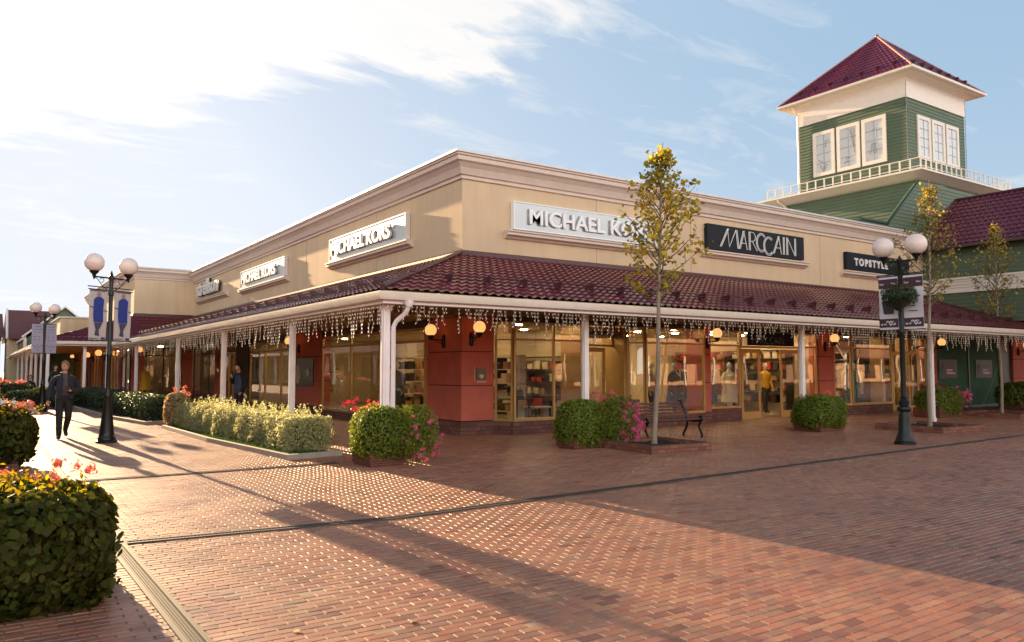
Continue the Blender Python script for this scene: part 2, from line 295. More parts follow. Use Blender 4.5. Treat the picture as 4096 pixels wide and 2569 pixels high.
# ------------------------------------------------------------ mesh helpers
class MB:
    def __init__(s): s.v = []; s.f = []; s.m = []; s.mats = []; s.solid = True
    def mi(s, m):
        if m is None: return 0
        if m not in s.mats: s.mats.append(m)
        return s.mats.index(m)
    def add(s, vs, fs, m=None):
        o = len(s.v); s.v += [tuple(p) for p in vs]; k = s.mi(m)
        for f in fs: s.f.append(tuple(i+o for i in f)); s.m.append(k)
        return s
    def box(s, x0, x1, y0, y1, z0, z1, m=None, T=None):
        x0, x1 = sorted((x0, x1)); y0, y1 = sorted((y0, y1)); z0, z1 = sorted((z0, z1))
        vs = [(x, y, z) for z in (z0, z1) for y in (y0, y1) for x in (x0, x1)]
        if T: vs = [T(*p) for p in vs]
        return s.add(vs, [(0, 2, 3, 1), (4, 5, 7, 6), (0, 1, 5, 4), (2, 6, 7, 3), (0, 4, 6, 2), (1, 3, 7, 5)], m)
    def tube(s, pts, r, n=8, m=None, cap=True):
        pts = [Vector(p) for p in pts]; rs = r if isinstance(r, (list, tuple)) else [r]*len(pts)
        vs = []; fs = []; prev = None
        for i, p in enumerate(pts):
            t = (pts[min(i+1, len(pts)-1)]-pts[max(i-1, 0)])
            if t.length < 1e-9: t = Vector((0, 0, 1))
            t.normalize(); a = Vector((0, 0, 1)) if abs(t.z) < .9 else Vector((1, 0, 0))
            if prev is not None: a = prev
            u = (a-t*a.dot(t)); 
            if u.length < 1e-6: u = t.orthogonal()
            u.normalize(); q = t.cross(u); prev = u
            for k in range(n):
                an = 2*math.pi*k/n; vs.append(p+(u*math.cos(an)+q*math.sin(an))*rs[i])
        for i in range(len(pts)-1):
            for k in range(n): fs.append((i*n+k, i*n+(k+1) % n, (i+1)*n+(k+1) % n, (i+1)*n+k))
        if cap: fs.append(tuple(range(n-1, -1, -1))); fs.append(tuple((len(pts)-1)*n+k for k in range(n)))
        return s.add(vs, fs, m)
    def lathe(s, prof, c=(0, 0, 0), n=20, m=None, flute=0):
        vs = []; fs = []
        for (r, z) in prof:
            for k in range(n):
                an = 2*math.pi*k/n; rr = r*(1-flute*(k % 2)); vs.append((c[0]+rr*math.cos(an), c[1]+rr*math.sin(an), c[2]+z))
        for i in range(len(prof)-1):
            for k in range(n): fs.append((i*n+k, i*n+(k+1) % n, (i+1)*n+(k+1) % n, (i+1)*n+k))
        fs.append(tuple(range(n-1, -1, -1))); fs.append(tuple((len(prof)-1)*n+k for k in range(n)))
        return s.add(vs, fs, m)
    def sphere(s, c, r, m=None, n=14, sz=1):
        return s.lathe([(r*math.sin(math.pi*i/n)+1e-4, -r*sz*math.cos(math.pi*i/n)) for i in range(n+1)], c, max(8, n+4), m)
    def prism(s, poly, thick, T, m=None):
        # poly: (u,z) list, extruded from v=0 to v=thick and mapped through T(u,v,z)
        n = len(poly); vs = [T(u, 0, z) for u, z in poly]+[T(u, thick, z) for u, z in poly]
        fs = [tuple(range(n)), tuple(range(2*n-1, n-1, -1))]+[(i, i+n, (i+1) % n+n, (i+1) % n) for i in range(n)]
        return s.add(vs, fs, m)
    def profile(s, prof, pts, m=None):
        # sweep profile (o, z) along a horizontal polyline pts [(x,y)]; negative o is outward (left of travel), mitred
        P_ = [Vector((p[0], p[1])) for p in pts]; k = len(prof); vs = []; fs = []
        for i, p in enumerate(P_):
            ds = []
            if i > 0: ds.append((p-P_[i-1]).normalized())
            if i < len(P_)-1: ds.append((P_[i+1]-p).normalized())
            ns_ = [Vector((-d.y, d.x)) for d in ds]
            if len(ns_) == 2:
                b = (ns_[0]+ns_[1]); b = b/(1+ns_[0].dot(ns_[1]))
            else: b = ns_[0]
            for (o, z) in prof: q = p-b*o; vs.append((q.x, q.y, z))
        for i in range(len(P_)-1):
            for j in range(k): fs.append((i*k+j, i*k+(j+1) % k, (i+1)*k+(j+1) % k, (i+1)*k+j))
        fs.append(tuple(range(k))); fs.append(tuple((len(P_)-1)*k+j for j in reversed(range(k))))
        return s.add(vs, fs, m)
    def build(s, name, material=None, parent=None, smooth=False, fix=True, bevel=0):
        me = bpy.data.meshes.new(name); me.from_pydata(s.v, [], s.f)
        ms = s.mats if s.mats else [material]
        if s.mats and any(True for _ in ()): pass
        for q in (ms or [material]): me.materials.append(q if q else material)
        if s.mats: me.polygons.foreach_set('material_index', s.m)
        if fix:
            b = bmesh.new(); b.from_mesh(me); bmesh.ops.recalc_face_normals(b, faces=b.faces); b.to_mesh(me); b.free()
        if smooth: me.polygons.foreach_set('use_smooth', [True]*len(me.polygons))
        me.update(); o = bpy.data.objects.new(name, me); COL.objects.link(o)
        if smooth:
            try: me.set_sharp_from_angle(angle=R(40))
            except Exception: pass
        if parent is not None: put(o, parent)
        if bevel:
            md = o.modifiers.new('bevel', 'BEVEL'); md.width = bevel; md.segments = 2; md.limit_method = 'ANGLE'
        return o
def put(o, parent):
    o.parent = parent; o.matrix_parent_inverse = Matrix.Translation(parent.location).inverted() if True else Matrix()
    # parts are modelled in world coordinates for one-off things; parent inverse keeps them there
def thing(name, label, cat, loc=(0, 0, 0), group=None, kind=None):
    o = bpy.data.objects.new(name, None); COL.objects.link(o); o.location = loc; o.empty_display_size = .2
    return tag(o, label, cat, group, kind)
def tag(o, label=None, cat=None, group=None, kind=None):
    if label: o['label'] = label
    if cat: o['category'] = cat
    if group: o['group'] = group
    if kind: o['kind'] = kind
    return o
def copy_tree(o, parent=None):
    c = o.copy(); COL.objects.link(c)
    if parent is not None: c.parent = parent
    for ch in list(o.children): copy_tree(ch, c)
    return c
def quads(name, V, parent=None, material=None, per=4, mats=None, midx=None):
    """V: (N*per,3) array, each run of `per` verts is one face"""
    nf = len(V)//per; me = bpy.data.meshes.new(name)
    me.vertices.add(len(V)); me.vertices.foreach_set('co', np.asarray(V, dtype=np.float32).ravel())
    me.loops.add(nf*per); me.loops.foreach_set('vertex_index', np.arange(nf*per, dtype=np.int32))
    me.polygons.add(nf); me.polygons.foreach_set('loop_start', np.arange(0, nf*per, per, dtype=np.int32))
    try: me.polygons.foreach_set('loop_total', np.full(nf, per, dtype=np.int32))
    except Exception: pass
    for q in (mats or [material]): me.materials.append(q)
    if midx is not None: me.polygons.foreach_set('material_index', np.asarray(midx, dtype=np.int32))
    me.update(calc_edges=True); me.validate()
    o = bpy.data.objects.new(name, me); COL.objects.link(o)
    if parent is not None: put(o, parent)
    return o
def norm(a): return a/np.maximum(np.linalg.norm(a, axis=1, keepdims=True), 1e-9)
def leaves(P_, Nn, size, per=4, aspect=.55, tilt=.6):
    """one leaf per point: P (N,3), preferred normal N, size (N,)"""
    n = len(P_); Nn = norm(Nn+rng.normal(0, tilt, (n, 3))); a = norm(np.cross(Nn, rng.normal(0, 1, (n, 3)))); b = np.cross(Nn, a)
    s = np.asarray(size).reshape(-1, 1)
    if per == 4:
        out = np.stack([P_-a*s, P_+b*s*aspect+Nn*s*.18, P_+a*s, P_-b*s*aspect+Nn*s*.18], 1)
    else:
        an = np.arange(per)/per*2*np.pi
        out = np.stack([P_+a*s*np.cos(t)*(1+.1*((i % 2)*2-1))+b*s*np.sin(t)*.9*(1+.1*((i % 2)*2-1)) for i, t in enumerate(an)], 1)
    return out.reshape(-1, 3)
def lumpy(d, seed, amt):
    r = np.random.default_rng(seed); k = r.normal(0, 1, (7, 3)); ph = r.uniform(0, 6.28, 7); f = r.uniform(1.5, 4.5, 7)
    return 1+amt*sum(np.sin(d@(norm(k[i:i+1])[0])*f[i]*2+ph[i]) for i in range(7))/3.5
def box_dirs(n, p=4):
    d = norm(rng.normal(0, 1, (n, 3))); r = 1/((np.abs(d)**p).sum(1)**(1/p)); return d, r[:, None]*d
# facade frames: (along, outward, height) -> world
XA, YA = 9.83, 16.68
TR_ = lambda u, v, z: (u, YA-v, z)          # right-hand facade, faces -Y
TL_ = lambda u, v, z: (XA-v, u, z)          # left-hand facade, faces -X
def text_mesh(name, body, size, mtl, origin, facing, parent, depth=.03, bold=0, sx=1, spacing=1, align='LEFT', shear=0):
    c = bpy.data.curves.new(name, 'FONT'); c.body = body; c.size = size; c.extrude = depth/2; c.offset = bold; c.space_character = spacing; c.align_x = align; c.shear = shear
    o = bpy.data.objects.new(name, c); COL.objects.link(o); bpy.context.view_layer.update()
    dg = bpy.context.evaluated_depsgraph_get(); me = bpy.data.meshes.new_from_object(o.evaluated_get(dg)); bpy.data.objects.remove(o)
    me.name = name; me.materials.clear(); me.materials.append(mtl)
    # text plane: x along, y up, z towards the viewer
    if isinstance(facing, (int, float)): ang = facing
    else: ang = {'R': 0, 'L': -90}[facing]
    M = Matrix.Translation(origin) @ Matrix.Rotation(R(ang), 4, 'Z') @ Matrix.Rotation(R(90), 4, 'X') @ Matrix.Diagonal((sx, 1, 1, 1))
    me.transform(M); q = bpy.data.objects.new(name, me); COL.objects.link(q)
    if parent is not None: put(q, parent)
    return q

# ============================================================ SETTING
g = MB(); g.add([(-150, -150, -.010), (300, -150, -.010), (300, 400, -.010), (-150, 400, -.010)], [(0, 1, 2, 3)])
tag(g.build('ground', PAVE, fix=False), kind='structure')
PX0, PX1, PY0, PY1 = -2.0, 29.0, 1.2, 26.0
g = MB(); g.add([(PX0, PY0, -.0062), (PX1, PY0, -.0062), (PX1, PY1, -.0062), (PX0, PY1, -.0062)], [(0, 1, 2, 3)])
tag(g.build('paving_sand', SAND, fix=False), kind='structure')
def paving():
    bw, bh, gap, ch = .190, .082, .0085, .004
    ny = int((PY1-PY0)/bh); nx = int((PX1-PX0)/bw)+1
    jx, jy = np.meshgrid(np.arange(nx), np.arange(ny)); jx = jx.ravel(); jy = jy.ravel(); n = len(jx)
    cx = PX0+(jx+.5*(jy % 2))*bw+bw/2+rng.normal(0, .0016, n)+.012*np.sin(jy*.21+jx*.013); cy = PY0+jy*bh+bh/2+rng.normal(0, .0011, n)+.010*np.sin(cx*1.3)+.008*np.sin(cx*.37+2)
    k = (np.hypot(cx, cy-0) < 34) & (cx > -1.2); cx, cy = cx[k], cy[k]; n = len(cx)
    wob = .0022*np.sin(cx*1.9+1)*np.sin(cy*1.4)+.003*np.sin(cx*.6)*np.sin(cy*.8+1)
    z = -.0012+rng.normal(0, .0007, n)+wob*.35; sunk = rng.random(n) < .006; z = z-sunk*.003
    tx = rng.normal(0, .006, n); ty = rng.normal(0, .010, n)+.02*np.cos(cy*1.1+cx*.4)*.35; ang = rng.normal(0, .006, n)
    hw, hh = bw/2-gap/2*.85, bh/2-gap/2*1.0; V = np.zeros((n, 8, 3))
    for i, (sx, sy) in enumerate(((-1, -1), (1, -1), (1, 1), (-1, 1))):
        for lev, (ins, dz) in enumerate(((0, -.0075), (ch, 0))):
            u = sx*(hw-ins); v = sy*(hh-ins); V[:, lev*4+i, 0] = cx+u-ang*v; V[:, lev*4+i, 1] = cy+v+ang*u; V[:, lev*4+i, 2] = z+dz+(tx*u+ty*v if lev else 0)
            if lev == 0: V[:, i, 2] = z-.0068
    F = np.array([(4, 5, 6, 7), (0, 1, 5, 4), (1, 2, 6, 5), (2, 3, 7, 6), (3, 0, 4, 7)])
    idx = (np.arange(n)[:, None, None]*8+F[None]).reshape(-1)
    me = bpy.data.meshes.new('paving'); me.vertices.add(n*8); me.vertices.foreach_set('co', V.astype(np.float32).ravel()); me.loops.add(len(idx)); me.loops.foreach_set('vertex_index', idx.astype(np.int32))
    me.polygons.add(n*5); me.polygons.foreach_set('loop_start', np.arange(0, n*20, 4, dtype=np.int32)); me.materials.append(BLOCK); me.update(calc_edges=True); me.shade_flat()
    o = bpy.data.objects.new('paving', me); COL.objects.link(o); tag(o, kind='structure')
paving()

def drain(name, label, pts, wd, slots='cross'):
    t = thing(name, label, 'drain', (pts[0][0], pts[0][1], 0), 'drainage channels set in the paving')
    base = MB(); grate = MB(); slot = MB()
    for (x0, y0), (x1, y1) in zip(pts, pts[1:]):
        d = Vector((x1-x0, y1-y0, 0)); ln = d.length; d.normalize(); q = Vector((-d.y, d.x, 0)); o = Vector((x0, y0, 0))
        def F(u, v, z): p = o+d*u+q*v; return (p.x, p.y, z)
        for s in (-1, 1): base.box(0, ln, s*wd*.5-s*.012, s*wd*.5+s*.02, .001, .012, T=F)
        grate.box(0, ln, -wd/2+.014, wd/2-.014, .001, .005, T=F)
        if slots == 'cross':
            k = 0
            while k < ln-.03:
                slot.box(k, k+.016, -wd*.36, wd*.36, .001, .0075, T=F); k += .032
        else:
            for j in range(5): slot.box(0, ln, -wd*.36+j*wd*.17, -wd*.36+j*wd*.17+.010, .001, .0075, T=F)
    grate.build('grate', DRAIN, t); base.build('edge_rail', DRAIN, t); slot.build('slots', SLOT, t)
    return t
drain('drain_channel', 'thin slotted drain crossing the paving in front of the hedge end', [(1.2, 13.08), (5.2, 13.06)], .10)
drain('drain_channel', 'long slotted drain running across the whole plaza to the right lamp post', [(1.2, 8.22), (3.8, 7.92), (9, 8.25), (21.4, 8.95), (30, 9.4)], .09)
drain('drain_channel', 'wide steel drain running past the large trailing bush at the left', [(1.15, 2.0), (1.13, 5.0), (1.10, 8.2)], .11, 'long')
drain('drain_channel', 'thin drain running up the sunlit walkway beside the left planters', [(1.10, 8.3), (1.10, 40)], .12, 'long')

# ============================================================ MAIN CORNER BUILDING
GX, GY, GZ = 5.60, 12.12, 2.95       # gutter lines and height
ZJ = 4.50                            # roof meets wall
XR_END = 41.0; YL_END = 46.3
bld = thing('outlet_building', 'beige corner shop building with red tiled canopy roof on white posts and gold shop windows', 'shop building', (XA, YA, 0))

# upper walls (beige), butt-jointed at the corner
m = MB(); m.box(XA, 31.5, YA, YA+.3, ZJ-.4, 6.52); m.box(XA, XA+.3, YA+.3, YL_END, ZJ-.4, 6.52)
m.build('upper_wall', STUCCO, bld)
m = MB(); m.box(16, 41, 30, 30.2, 0, 6.3); m.box(16, 16.2, 30.2, 66, 0, 6.3); m.box(XA+.3, 16, 65.8, 66, 0, 6.3); m.box(41, 41.2, YA, 30.2, 0, 4.4); m.build('rear_wall', STUCCO, bld)
m = MB(); m.box(31.55, 41, YA+.02, 30, 3.3, 3.4); m.build('low_roof', CORNT, bld)
# cornice swept round the corner
prof = [(-.02, 6.40), (.05, 6.40), (.05, 6.48), (.10, 6.50), (.12, 6.56), (.16, 6.66), (.24, 6.76), (.30, 6.80), (.30, 6.90), (.34, 6.92), (.34, 6.97), (-.02, 6.97)]
path = [(31.5, YA), (XA, YA), (XA, YL_END)]
prof_l = [(-a, z) for a, z in prof]
MB().profile(prof_l, path).build('cornice', CORN, bld)
MB().profile([(-.38, 6.973), (.12, 6.973), (.12, 7.03), (-.38, 7.03)], path).build('coping', CORNT, bld)
rf = MB(); rf.box(XA+.32, 31.4, YA+.32, 30.2, 6.3, 6.4); rf.box(XA+.32, 16.2, 30.2, 66, 6.3, 6.4); rf.box(31.2, 31.4, YA+.3, 30, 3.4, 6.3); rf.build('flat_roof', CORNT, bld)
# expansion joints on the plaster
for u in (14.2, 18.0, 24.6): m = MB(); m.box(u, u+.012, YA-.0035, YA+.01, ZJ, 6.4); m.build('plaster_joint', mat('joint', (.33, .22, .12), .9), bld)
for u in (21.8, 28.0, 35.4): m = MB(); m.box(XA-.0035, XA+.01, u, u+.012, ZJ, 6.4); m.build('plaster_joint', mat('joint'), bld)

# metal tile canopy: stepped rows and waves as real geometry
def tile_slope(name, u0f, u1f, P0, du, up, parent, pitch=.20, step=.35, slope_len=None, zup=None, sub=6, amp=.018):
    """P0(u,t)->point on the plane at along=u, slope fraction t"""
    rows = max(3, round(slope_len/step)); Vv = []; Ff = []
    nrm = Vector(up).normalized()
    for r in range(rows):
        for half in (0, 1):
            t = (r+half*.999)/rows; off = .028*(1-half)      # leading edge stands proud of the row below
            a = u0f(t); b = u1f(t); n = max(2, int((b-a)/pitch*sub)); 
            Vv.append([P0(a+(b-a)*k/n, t)+nrm*(off+amp*math.cos(2*math.pi*(a+(b-a)*k/n)/pitch)) for k in range(n+1)])
    verts = []; idx = []
    for row in Vv: idx.append(len(verts)); verts += [tuple(p) for p in row]
    for i in range(len(Vv)-1):
        A, B = Vv[i], Vv[i+1]; na, nb = len(A)-1, len(B)-1
        j = 0; k = 0
        while j < na or k < nb:
            if k >= nb or (j < na and (j+1)/na <= (k+1)/nb):
                Ff.append((idx[i]+j, idx[i]+j+1, idx[i+1]+k)); j += 1
            else:
                Ff.append((idx[i]+j, idx[i+1]+k+1, idx[i+1]+k)); k += 1
    b = MB(); b.v = verts; b.f = Ff; b.m = [0]*len(Ff)
    return b.build(name, TILE, parent, smooth=True)
def slope_plane(a0, a1, c0, c1, z0, z1, axis, flip=1):
    """a: position across (from gutter c0 to wall c1), axis 'x' along X or 'y' along Y"""
    if axis == 'x': return lambda u, t: Vector((u, c0+(c1-c0)*t, z0+(z1-z0)*t))
    return lambda u, t: Vector((c0+(c1-c0)*t, u, z0+(z1-z0)*t))
ZR0 = GZ+.03
cr = thing('canopy_roof', None, None) if False else None
roofR = tile_slope('canopy_roof', lambda t: GX-.03+(XA-GX)*t, lambda t: XR_END, slope_plane(0, 0, GY-.05, YA, ZR0, ZJ, 'x'), 0, (0, -(ZJ-ZR0), YA-GY), bld, slope_len=math.hypot(YA-GY, ZJ-ZR0), pitch=.20)
roofL = tile_slope('canopy_roof', lambda t: GY-.03+(YA-GY)*t, lambda t: 43.05+(YL_END-43.05)*t, slope_plane(0, 0, GX-.05, XA, ZR0, ZJ, 'y'), 0, (-(ZJ-ZR0), 0, XA-GX), bld, slope_len=math.hypot(XA-GX, ZJ-ZR0), pitch=.20)
# hip cap and wall flashing
hip = MB(); A_ = Vector((GX-.03, GY-.03, ZR0+.05)); B_ = Vector((XA, YA, ZJ+.06)); hip.tube([A_, B_], .055, 8); hip.build('ridge_cap', FLASH, bld)
MB().profile([(-.10, ZJ-.03), (0, ZJ-.03), (0, ZJ+.10), (-.02, ZJ+.10), (-.10, ZJ+.05)], path).build('wall_flashing', FLASH, bld)
# half-round gutter with fascia board, around the corner
gp = [(XR_END, GY), (GX, GY), (GX, 43.0)]
MB().profile([(-.10, GZ-.10), (-.085, GZ-.135), (-.05, GZ-.15), (-.015, GZ-.135), (0, GZ-.10), (0, GZ), (-.115, GZ), (-.115, GZ-.02)], gp).build('gutter', GUTTER, bld, smooth=True)
MB().profile([(.002, GZ-.20), (.045, GZ-.20), (.045, GZ+.01), (.002, GZ+.01)], gp).build('fascia_board', POSTM, bld)
m = MB()
for u in np.arange(GX+1, XR_END, 1.9): m.box(u, u+.02, GY-.12, GY, GZ-.005, GZ+.012)
for u in np.arange(GY+1, 43, 1.9): m.box(GX-.12, GX, u, u+.02, GZ-.005, GZ+.012)
m.build('gutter_bracket', GUTTER, bld)
# soffit
m = MB(); m.box(GX+.05, XA, GY+.05, YA, GZ+.005, GZ+.03); m.box(XA, XR_END, GY+.05, YA, GZ+.005, GZ+.03); m.box(GX+.05, XA, YA, 46.3, GZ+.005, GZ+.03)
m.build('soffit', SOFFIT, bld)
m = MB()
for u in np.arange(GY+.2, YA, .16): m.box(GX+.05, XR_END, u, u+.008, GZ-.004, GZ+.003)
for u in np.arange(GX+.2, XA, .16): m.box(u, u+.008, YA, 46.3, GZ-.004, GZ+.003)
m.build('soffit_groove', BEAM, bld)
m = MB(); m.box(GX+.15, XR_END, 12.85, 12.97, GZ-.14, GZ+.0); m.box(GX+.3, GX+.42, GY+.42, 43, GZ-.20, GZ+.0)
m.build('eaves_beam', POSTM, bld)
# snow guards along both slopes
def snow_guard(parent, org, along, upv):
    b = MB(); o = Vector(org); a = Vector(along); u = Vector(upv).normalized(); n = a.cross(u); n = n if n.z > 0 else -n
    def F(p, q, r): return tuple(o+a*p+u*q+n*r)
    b.add([F(-.012, -.03, .0), F(-.012, .30, .0), F(-.012, .05, .16), F(-.012, -.03, .16), F(.012, -.03, .0), F(.012, .30, .0), F(.012, .05, .16), F(.012, -.03, .16)],
          [(0, 1, 2, 3), (7, 6, 5, 4), (0, 4, 5, 1), (1, 5, 6, 2), (2, 6, 7, 3), (3, 7, 4, 0)])
    return b.build('snow_guard', FLASH, parent)
upR = Vector((0, YA-GY, ZJ-ZR0)); upL = Vector((XA-GX, 0, ZJ-ZR0))
rail = MB()
for u in np.arange(7.4, 31.0, .88): snow_guard(bld, (u, GY-.05+(YA-GY)*.2, ZR0+(ZJ-ZR0)*.2+.03), (1, 0, 0), upR)
for u in np.arange(14.2, 42.0, .88): snow_guard(bld, (GX-.05+(XA-GX)*.2, u, ZR0+(ZJ-ZR0)*.2+.03), (0, 1, 0), upL)
for h in (.09, .16):
    rail.tube([(6.5, GY-.05+(YA-GY)*.2-.01, ZR0+(ZJ-ZR0)*.2+h), (31.0, GY-.05+(YA-GY)*.2-.01, ZR0+(ZJ-ZR0)*.2+h)], .009, 5)
    rail.tube([(GX-.06+(XA-GX)*.2, 13.2, ZR0+(ZJ-ZR0)*.2+h), (GX-.06+(XA-GX)*.2, 42, ZR0+(ZJ-ZR0)*.2+h)], .009, 5)
rail.build('snow_rail', FLASH, bld)
# canopy posts, cross-shaped timber in white
def post(x, y, parent, h=GZ-.2, r=.058):
    b = MB(); b.box(x-r, x+r, y-r, y+r, .02, h)
    for dx, dy in ((1, 0), (-1, 0), (0, 1), (0, -1)):
        b.box(x+dx*r-(.02 if dx == 0 else 0), x+dx*(r+.012)+(.02 if dx == 0 else 0), y+dy*r-(.02 if dy == 0 else 0), y+dy*(r+.012)+(.02 if dy == 0 else 0), .12, h-.08)
    b.box(x-r-.02, x+r+.02, y-r-.02, y+r+.02, .0, .12); b.box(x-r-.02, x+r+.02, y-r-.02, y+r+.02, h-.08, h)
    return b.build('canopy_post', POSTM, parent)
for x in (10.65, 18.11, 24.67, 31.4, 37.6): post(x, 12.9, bld, h=GZ)
post(5.80, 12.45, bld, r=.062)
for y in (17.55, 23.62, 30.05, 39.1): post(GX+.27, y, bld)
# down pipe at the corner post
b = MB(); cxp, cyp = GX+.52, GY+.22
b.tube([(6.06, GY-.05, GZ-.14), (6.06, GY-.05, GZ-.22), (6.05, GY+.04, GZ-.34), (5.95, GY+.2, GZ-.48), (5.92, GY+.26, GZ-.58), (5.92, GY+.26, .1)], .042, 12)
b.lathe([(.05, 0), (.085, .08), (.085, .10)], (6.06, GY-.05, GZ-.25), 14)
b.build('down_pipe', POSTM, bld, smooth=True)

# ------------------------------------------------------------ shop fronts
WZ = GZ       # head height
def seg_frame(b, T, u0, u1, z0, z1, fw=.06, v0=-.03, v1=.05, mulls=(), trans=()):
    b.box(u0, u0+fw, v0, v1, z0, z1, T=T); b.box(u1-fw, u1, v0, v1, z0, z1, T=T)
    b.box(u0+fw, u1-fw, v0, v1, z0, z0+fw, T=T); b.box(u0+fw, u1-fw, v0, v1, z1-fw, z1, T=T)
    for q in mulls: b.box(q-fw/2, q+fw/2, v0+.005, v1-.005, z0+fw, z1-fw, T=T)
    for q in trans: b.box(u0+fw, u1-fw, v0+.01, v1-.01, q-fw*.4, q+fw*.4, T=T)
def window(T, u0, u1, z0, z1, mulls=(), trans=(2.38,), parent=None, mtl=None, gl=None, fw=.06, v=0, name='window'):
    T2 = lambda a, b_, c: T(a, b_+v, c)
    b = MB(); seg_frame(b, T2, u0, u1, z0, z1, fw, mulls=mulls, trans=trans); w_ = b.build(name, mtl or BRASS, parent)
    p = MB(); p.box(u0+fw*.5, u1-fw*.5, .004, .012, z0+fw*.5, z1-fw*.5, T=T2); p.build('pane', gl or GLASS, w_)
    return w_
def wallpart(name, T, u0, u1, v0, v1, z0, z1, m_, parent):
    b = MB(); b.box(u0, u1, v0, v1, z0, z1, T=T); return b.build(name, m_, parent)
def plinth(T, u0, u1, parent, v0=-.06, v1=.06, z1=.33):
    b = MB(); b.box(u0, u1, v0, v1, -.02, z1, T=T); b.box(u0, u1, v0, v1+.02, z1, z1+.03, T=T); return b.build('plinth', PLINTH, parent)
def red_pier(T, u0, u1, parent, v0=-.3, v1=.10, zs=(1.22, 2.07)):
    b = MB(); zz = [.34]+list(zs)+[WZ-.0]
    for a, c in zip(zz, zz[1:]): b.box(u0, u1, v0, v1, a+.012, c-.012, REDW, T=T)
    for c in zz[1:-1]: b.box(u0+.012, u1-.012, v0, v1-.014, c-.0125, c+.0125, REDG, T=T)
    return b.build('red_pier', REDW, parent)
def door(T, u0, u1, z1, parent, v=0, swing=None, mtl=None, side=1):
    """glazed door with rails, kick plate and handle; swing = hinge angle in degrees"""
    W_ = u1-u0
    if swing:
        a = R(swing); ux, vx = math.cos(a), math.sin(a); T2 = lambda p, q, z: T(u0+(p-u0)*ux-q*vx, v+(p-u0)*vx+q*ux, z)
    else: T2 = lambda p, q, z: T(p, v+q, z)
    b = MB(); fw = .09
    b.box(u0, u0+fw, -.02, .025, .03, z1, T=T2); b.box(u1-fw, u1, -.02, .025, .03, z1, T=T2); b.box(u0+fw, u1-fw, -.02, .025, z1-.12, z1, T=T2); b.box(u0+fw, u1-fw, -.02, .025, .03, .25, T=T2)
    d = b.build('door', mtl or BRASS, parent)
    p = MB(); p.box(u0+fw, u1-fw, 0, .008, .25, z1-.12, T=T2); p.build('pane', GLASSD, d)
    h = MB(); hx = u1-fw*.5 if side > 0 else u0+fw*.5
    h.tube([T2(hx, .03, .95), T2(hx, .08, .98), T2(hx, .08, 1.32), T2(hx, .03, 1.35)], .012, 6); h.build('handle', mat('handle_steel', (.5, .48, .42), .25, metal=.9), d)
    return d

# header band above all shop windows
def header(T, u0, u1, z0, z1, v0=-.28, v1=.0, m_=BEAM): wallpart('header_beam', T, u0, u1, v0, v1, z0, z1, m_, bld)
# --- corner pier
b = MB(); zz = [.34, 1.22, 2.07, WZ]
for a, c in zip(zz, zz[1:]):
    b.box(XA, XA+.95, YA, YA+.35, a+.012, c-.012, REDW); b.box(XA, XA+.35, YA+.35, 18.45, a+.012, c-.012, REDW)
for c in zz[1:-1]:
    b.box(XA+.014, XA+.94, YA+.014, YA+.33, c-.0125, c+.0125, REDG); b.box(XA+.014, XA+.33, YA+.33, 18.44, c-.0125, c+.0125, REDG)
b.build('red_corner_pier', REDW, bld)
b = MB(); b.box(XA-.04, XA+.95, YA-.04, YA+.35, -.02, .33); b.box(XA-.04, XA+.35, YA+.35, 18.45, -.02, .33); b.build('plinth', PLINTH, bld)

# --- right: bay of the first shop (projecting 0.45 m)
bv = .42
def ang_panel(T, u0, v0, u1, v1, z0, z1, parent, trans=(2.38,), name='side_window', mtl=None):
    d = Vector((u1-u0, v1-v0)); ln = d.length; d.normalize(); q = Vector((-d.y, d.x))
    T2 = lambda p, r, z: T(u0+d.x*p+q.x*r, v0+d.y*p+q.y*r, z)
    b = MB(); seg_frame(b, T2, 0, ln, z0, z1, .05, -.02, .03, trans=trans); w_ = b.build(name, mtl or BRASS, parent)
    p = MB(); p.box(.03, ln-.03, 0, .008, z0+.03, z1-.03, T=T2); p.build('pane', GLASS, w_); return w_
def bay(T, u0, u1, z0, mulls, parent, cut=.28, depth=bv, left=True, right=True, gl=None):
    ang_panel(T, u0, .02, u0+cut, depth, z0, WZ-.12, parent) if left else None
    ang_panel(T, u1-cut, depth, u1, .02, z0, WZ-.12, parent) if right else None
    a = u0+cut if left else u0; c = u1-cut if right else u1
    window(T, a, c, z0, WZ-.12, mulls, parent=parent, v=depth, gl=gl)
    poly = [(u0-.02, -.1), (u0-.02, .02), (u0+cut-.02 if left else u0, depth+.03), (u1-cut+.02 if right else u1, depth+.03), (u1+.02, .02), (u1+.02, -.1)]
    for nm, za, zb, mt in (('plinth', -.02, z0-.02, PLINTH), ('window_sill', z0-.02, z0, BRASS), ('bay_header', WZ-.12, WZ, BEAM)):
        b = MB(); n = len(poly); vs = [T(u, v, za) for u, v in poly]+[T(u, v, zb) for u, v in poly]
        b.add(vs, [tuple(range(n)), tuple(range(2*n-1, n-1, -1))]+[(i, i+n, (i+1) % n+n, (i+1) % n) for i in range(n)]); b.build(nm, mt, parent)
bay(TR_, 10.80, 13.62, .34, (12.35,), bld)
wallpart('door_jamb', TR_, 13.62, 13.80, -.9, .02, 0, WZ, BRASS, bld)
door(TR_, 13.95, 14.95, 2.25, bld, v=-.55)
window(TR_, 13.8, 15.2, 2.28, WZ-.02, (), (), bld, v=-.5)
wallpart('inner_sign_panel', TR_, 13.82, 15.18, -.44, -.42, 2.52, 2.84, CREAMT, bld)
text_mesh('shop_name', 'MICHAEL KORS', .17, DARKT, (13.87, YA+.415, 2.61), 'R', bld, .01, .004, sx=.95)
wallpart('door_jamb', TR_, 15.2, 15.34, -.9, .0, 0, WZ, BRASS, bld)
bay(TR_, 15.34, 18.05, .34, (), bld, right=False)
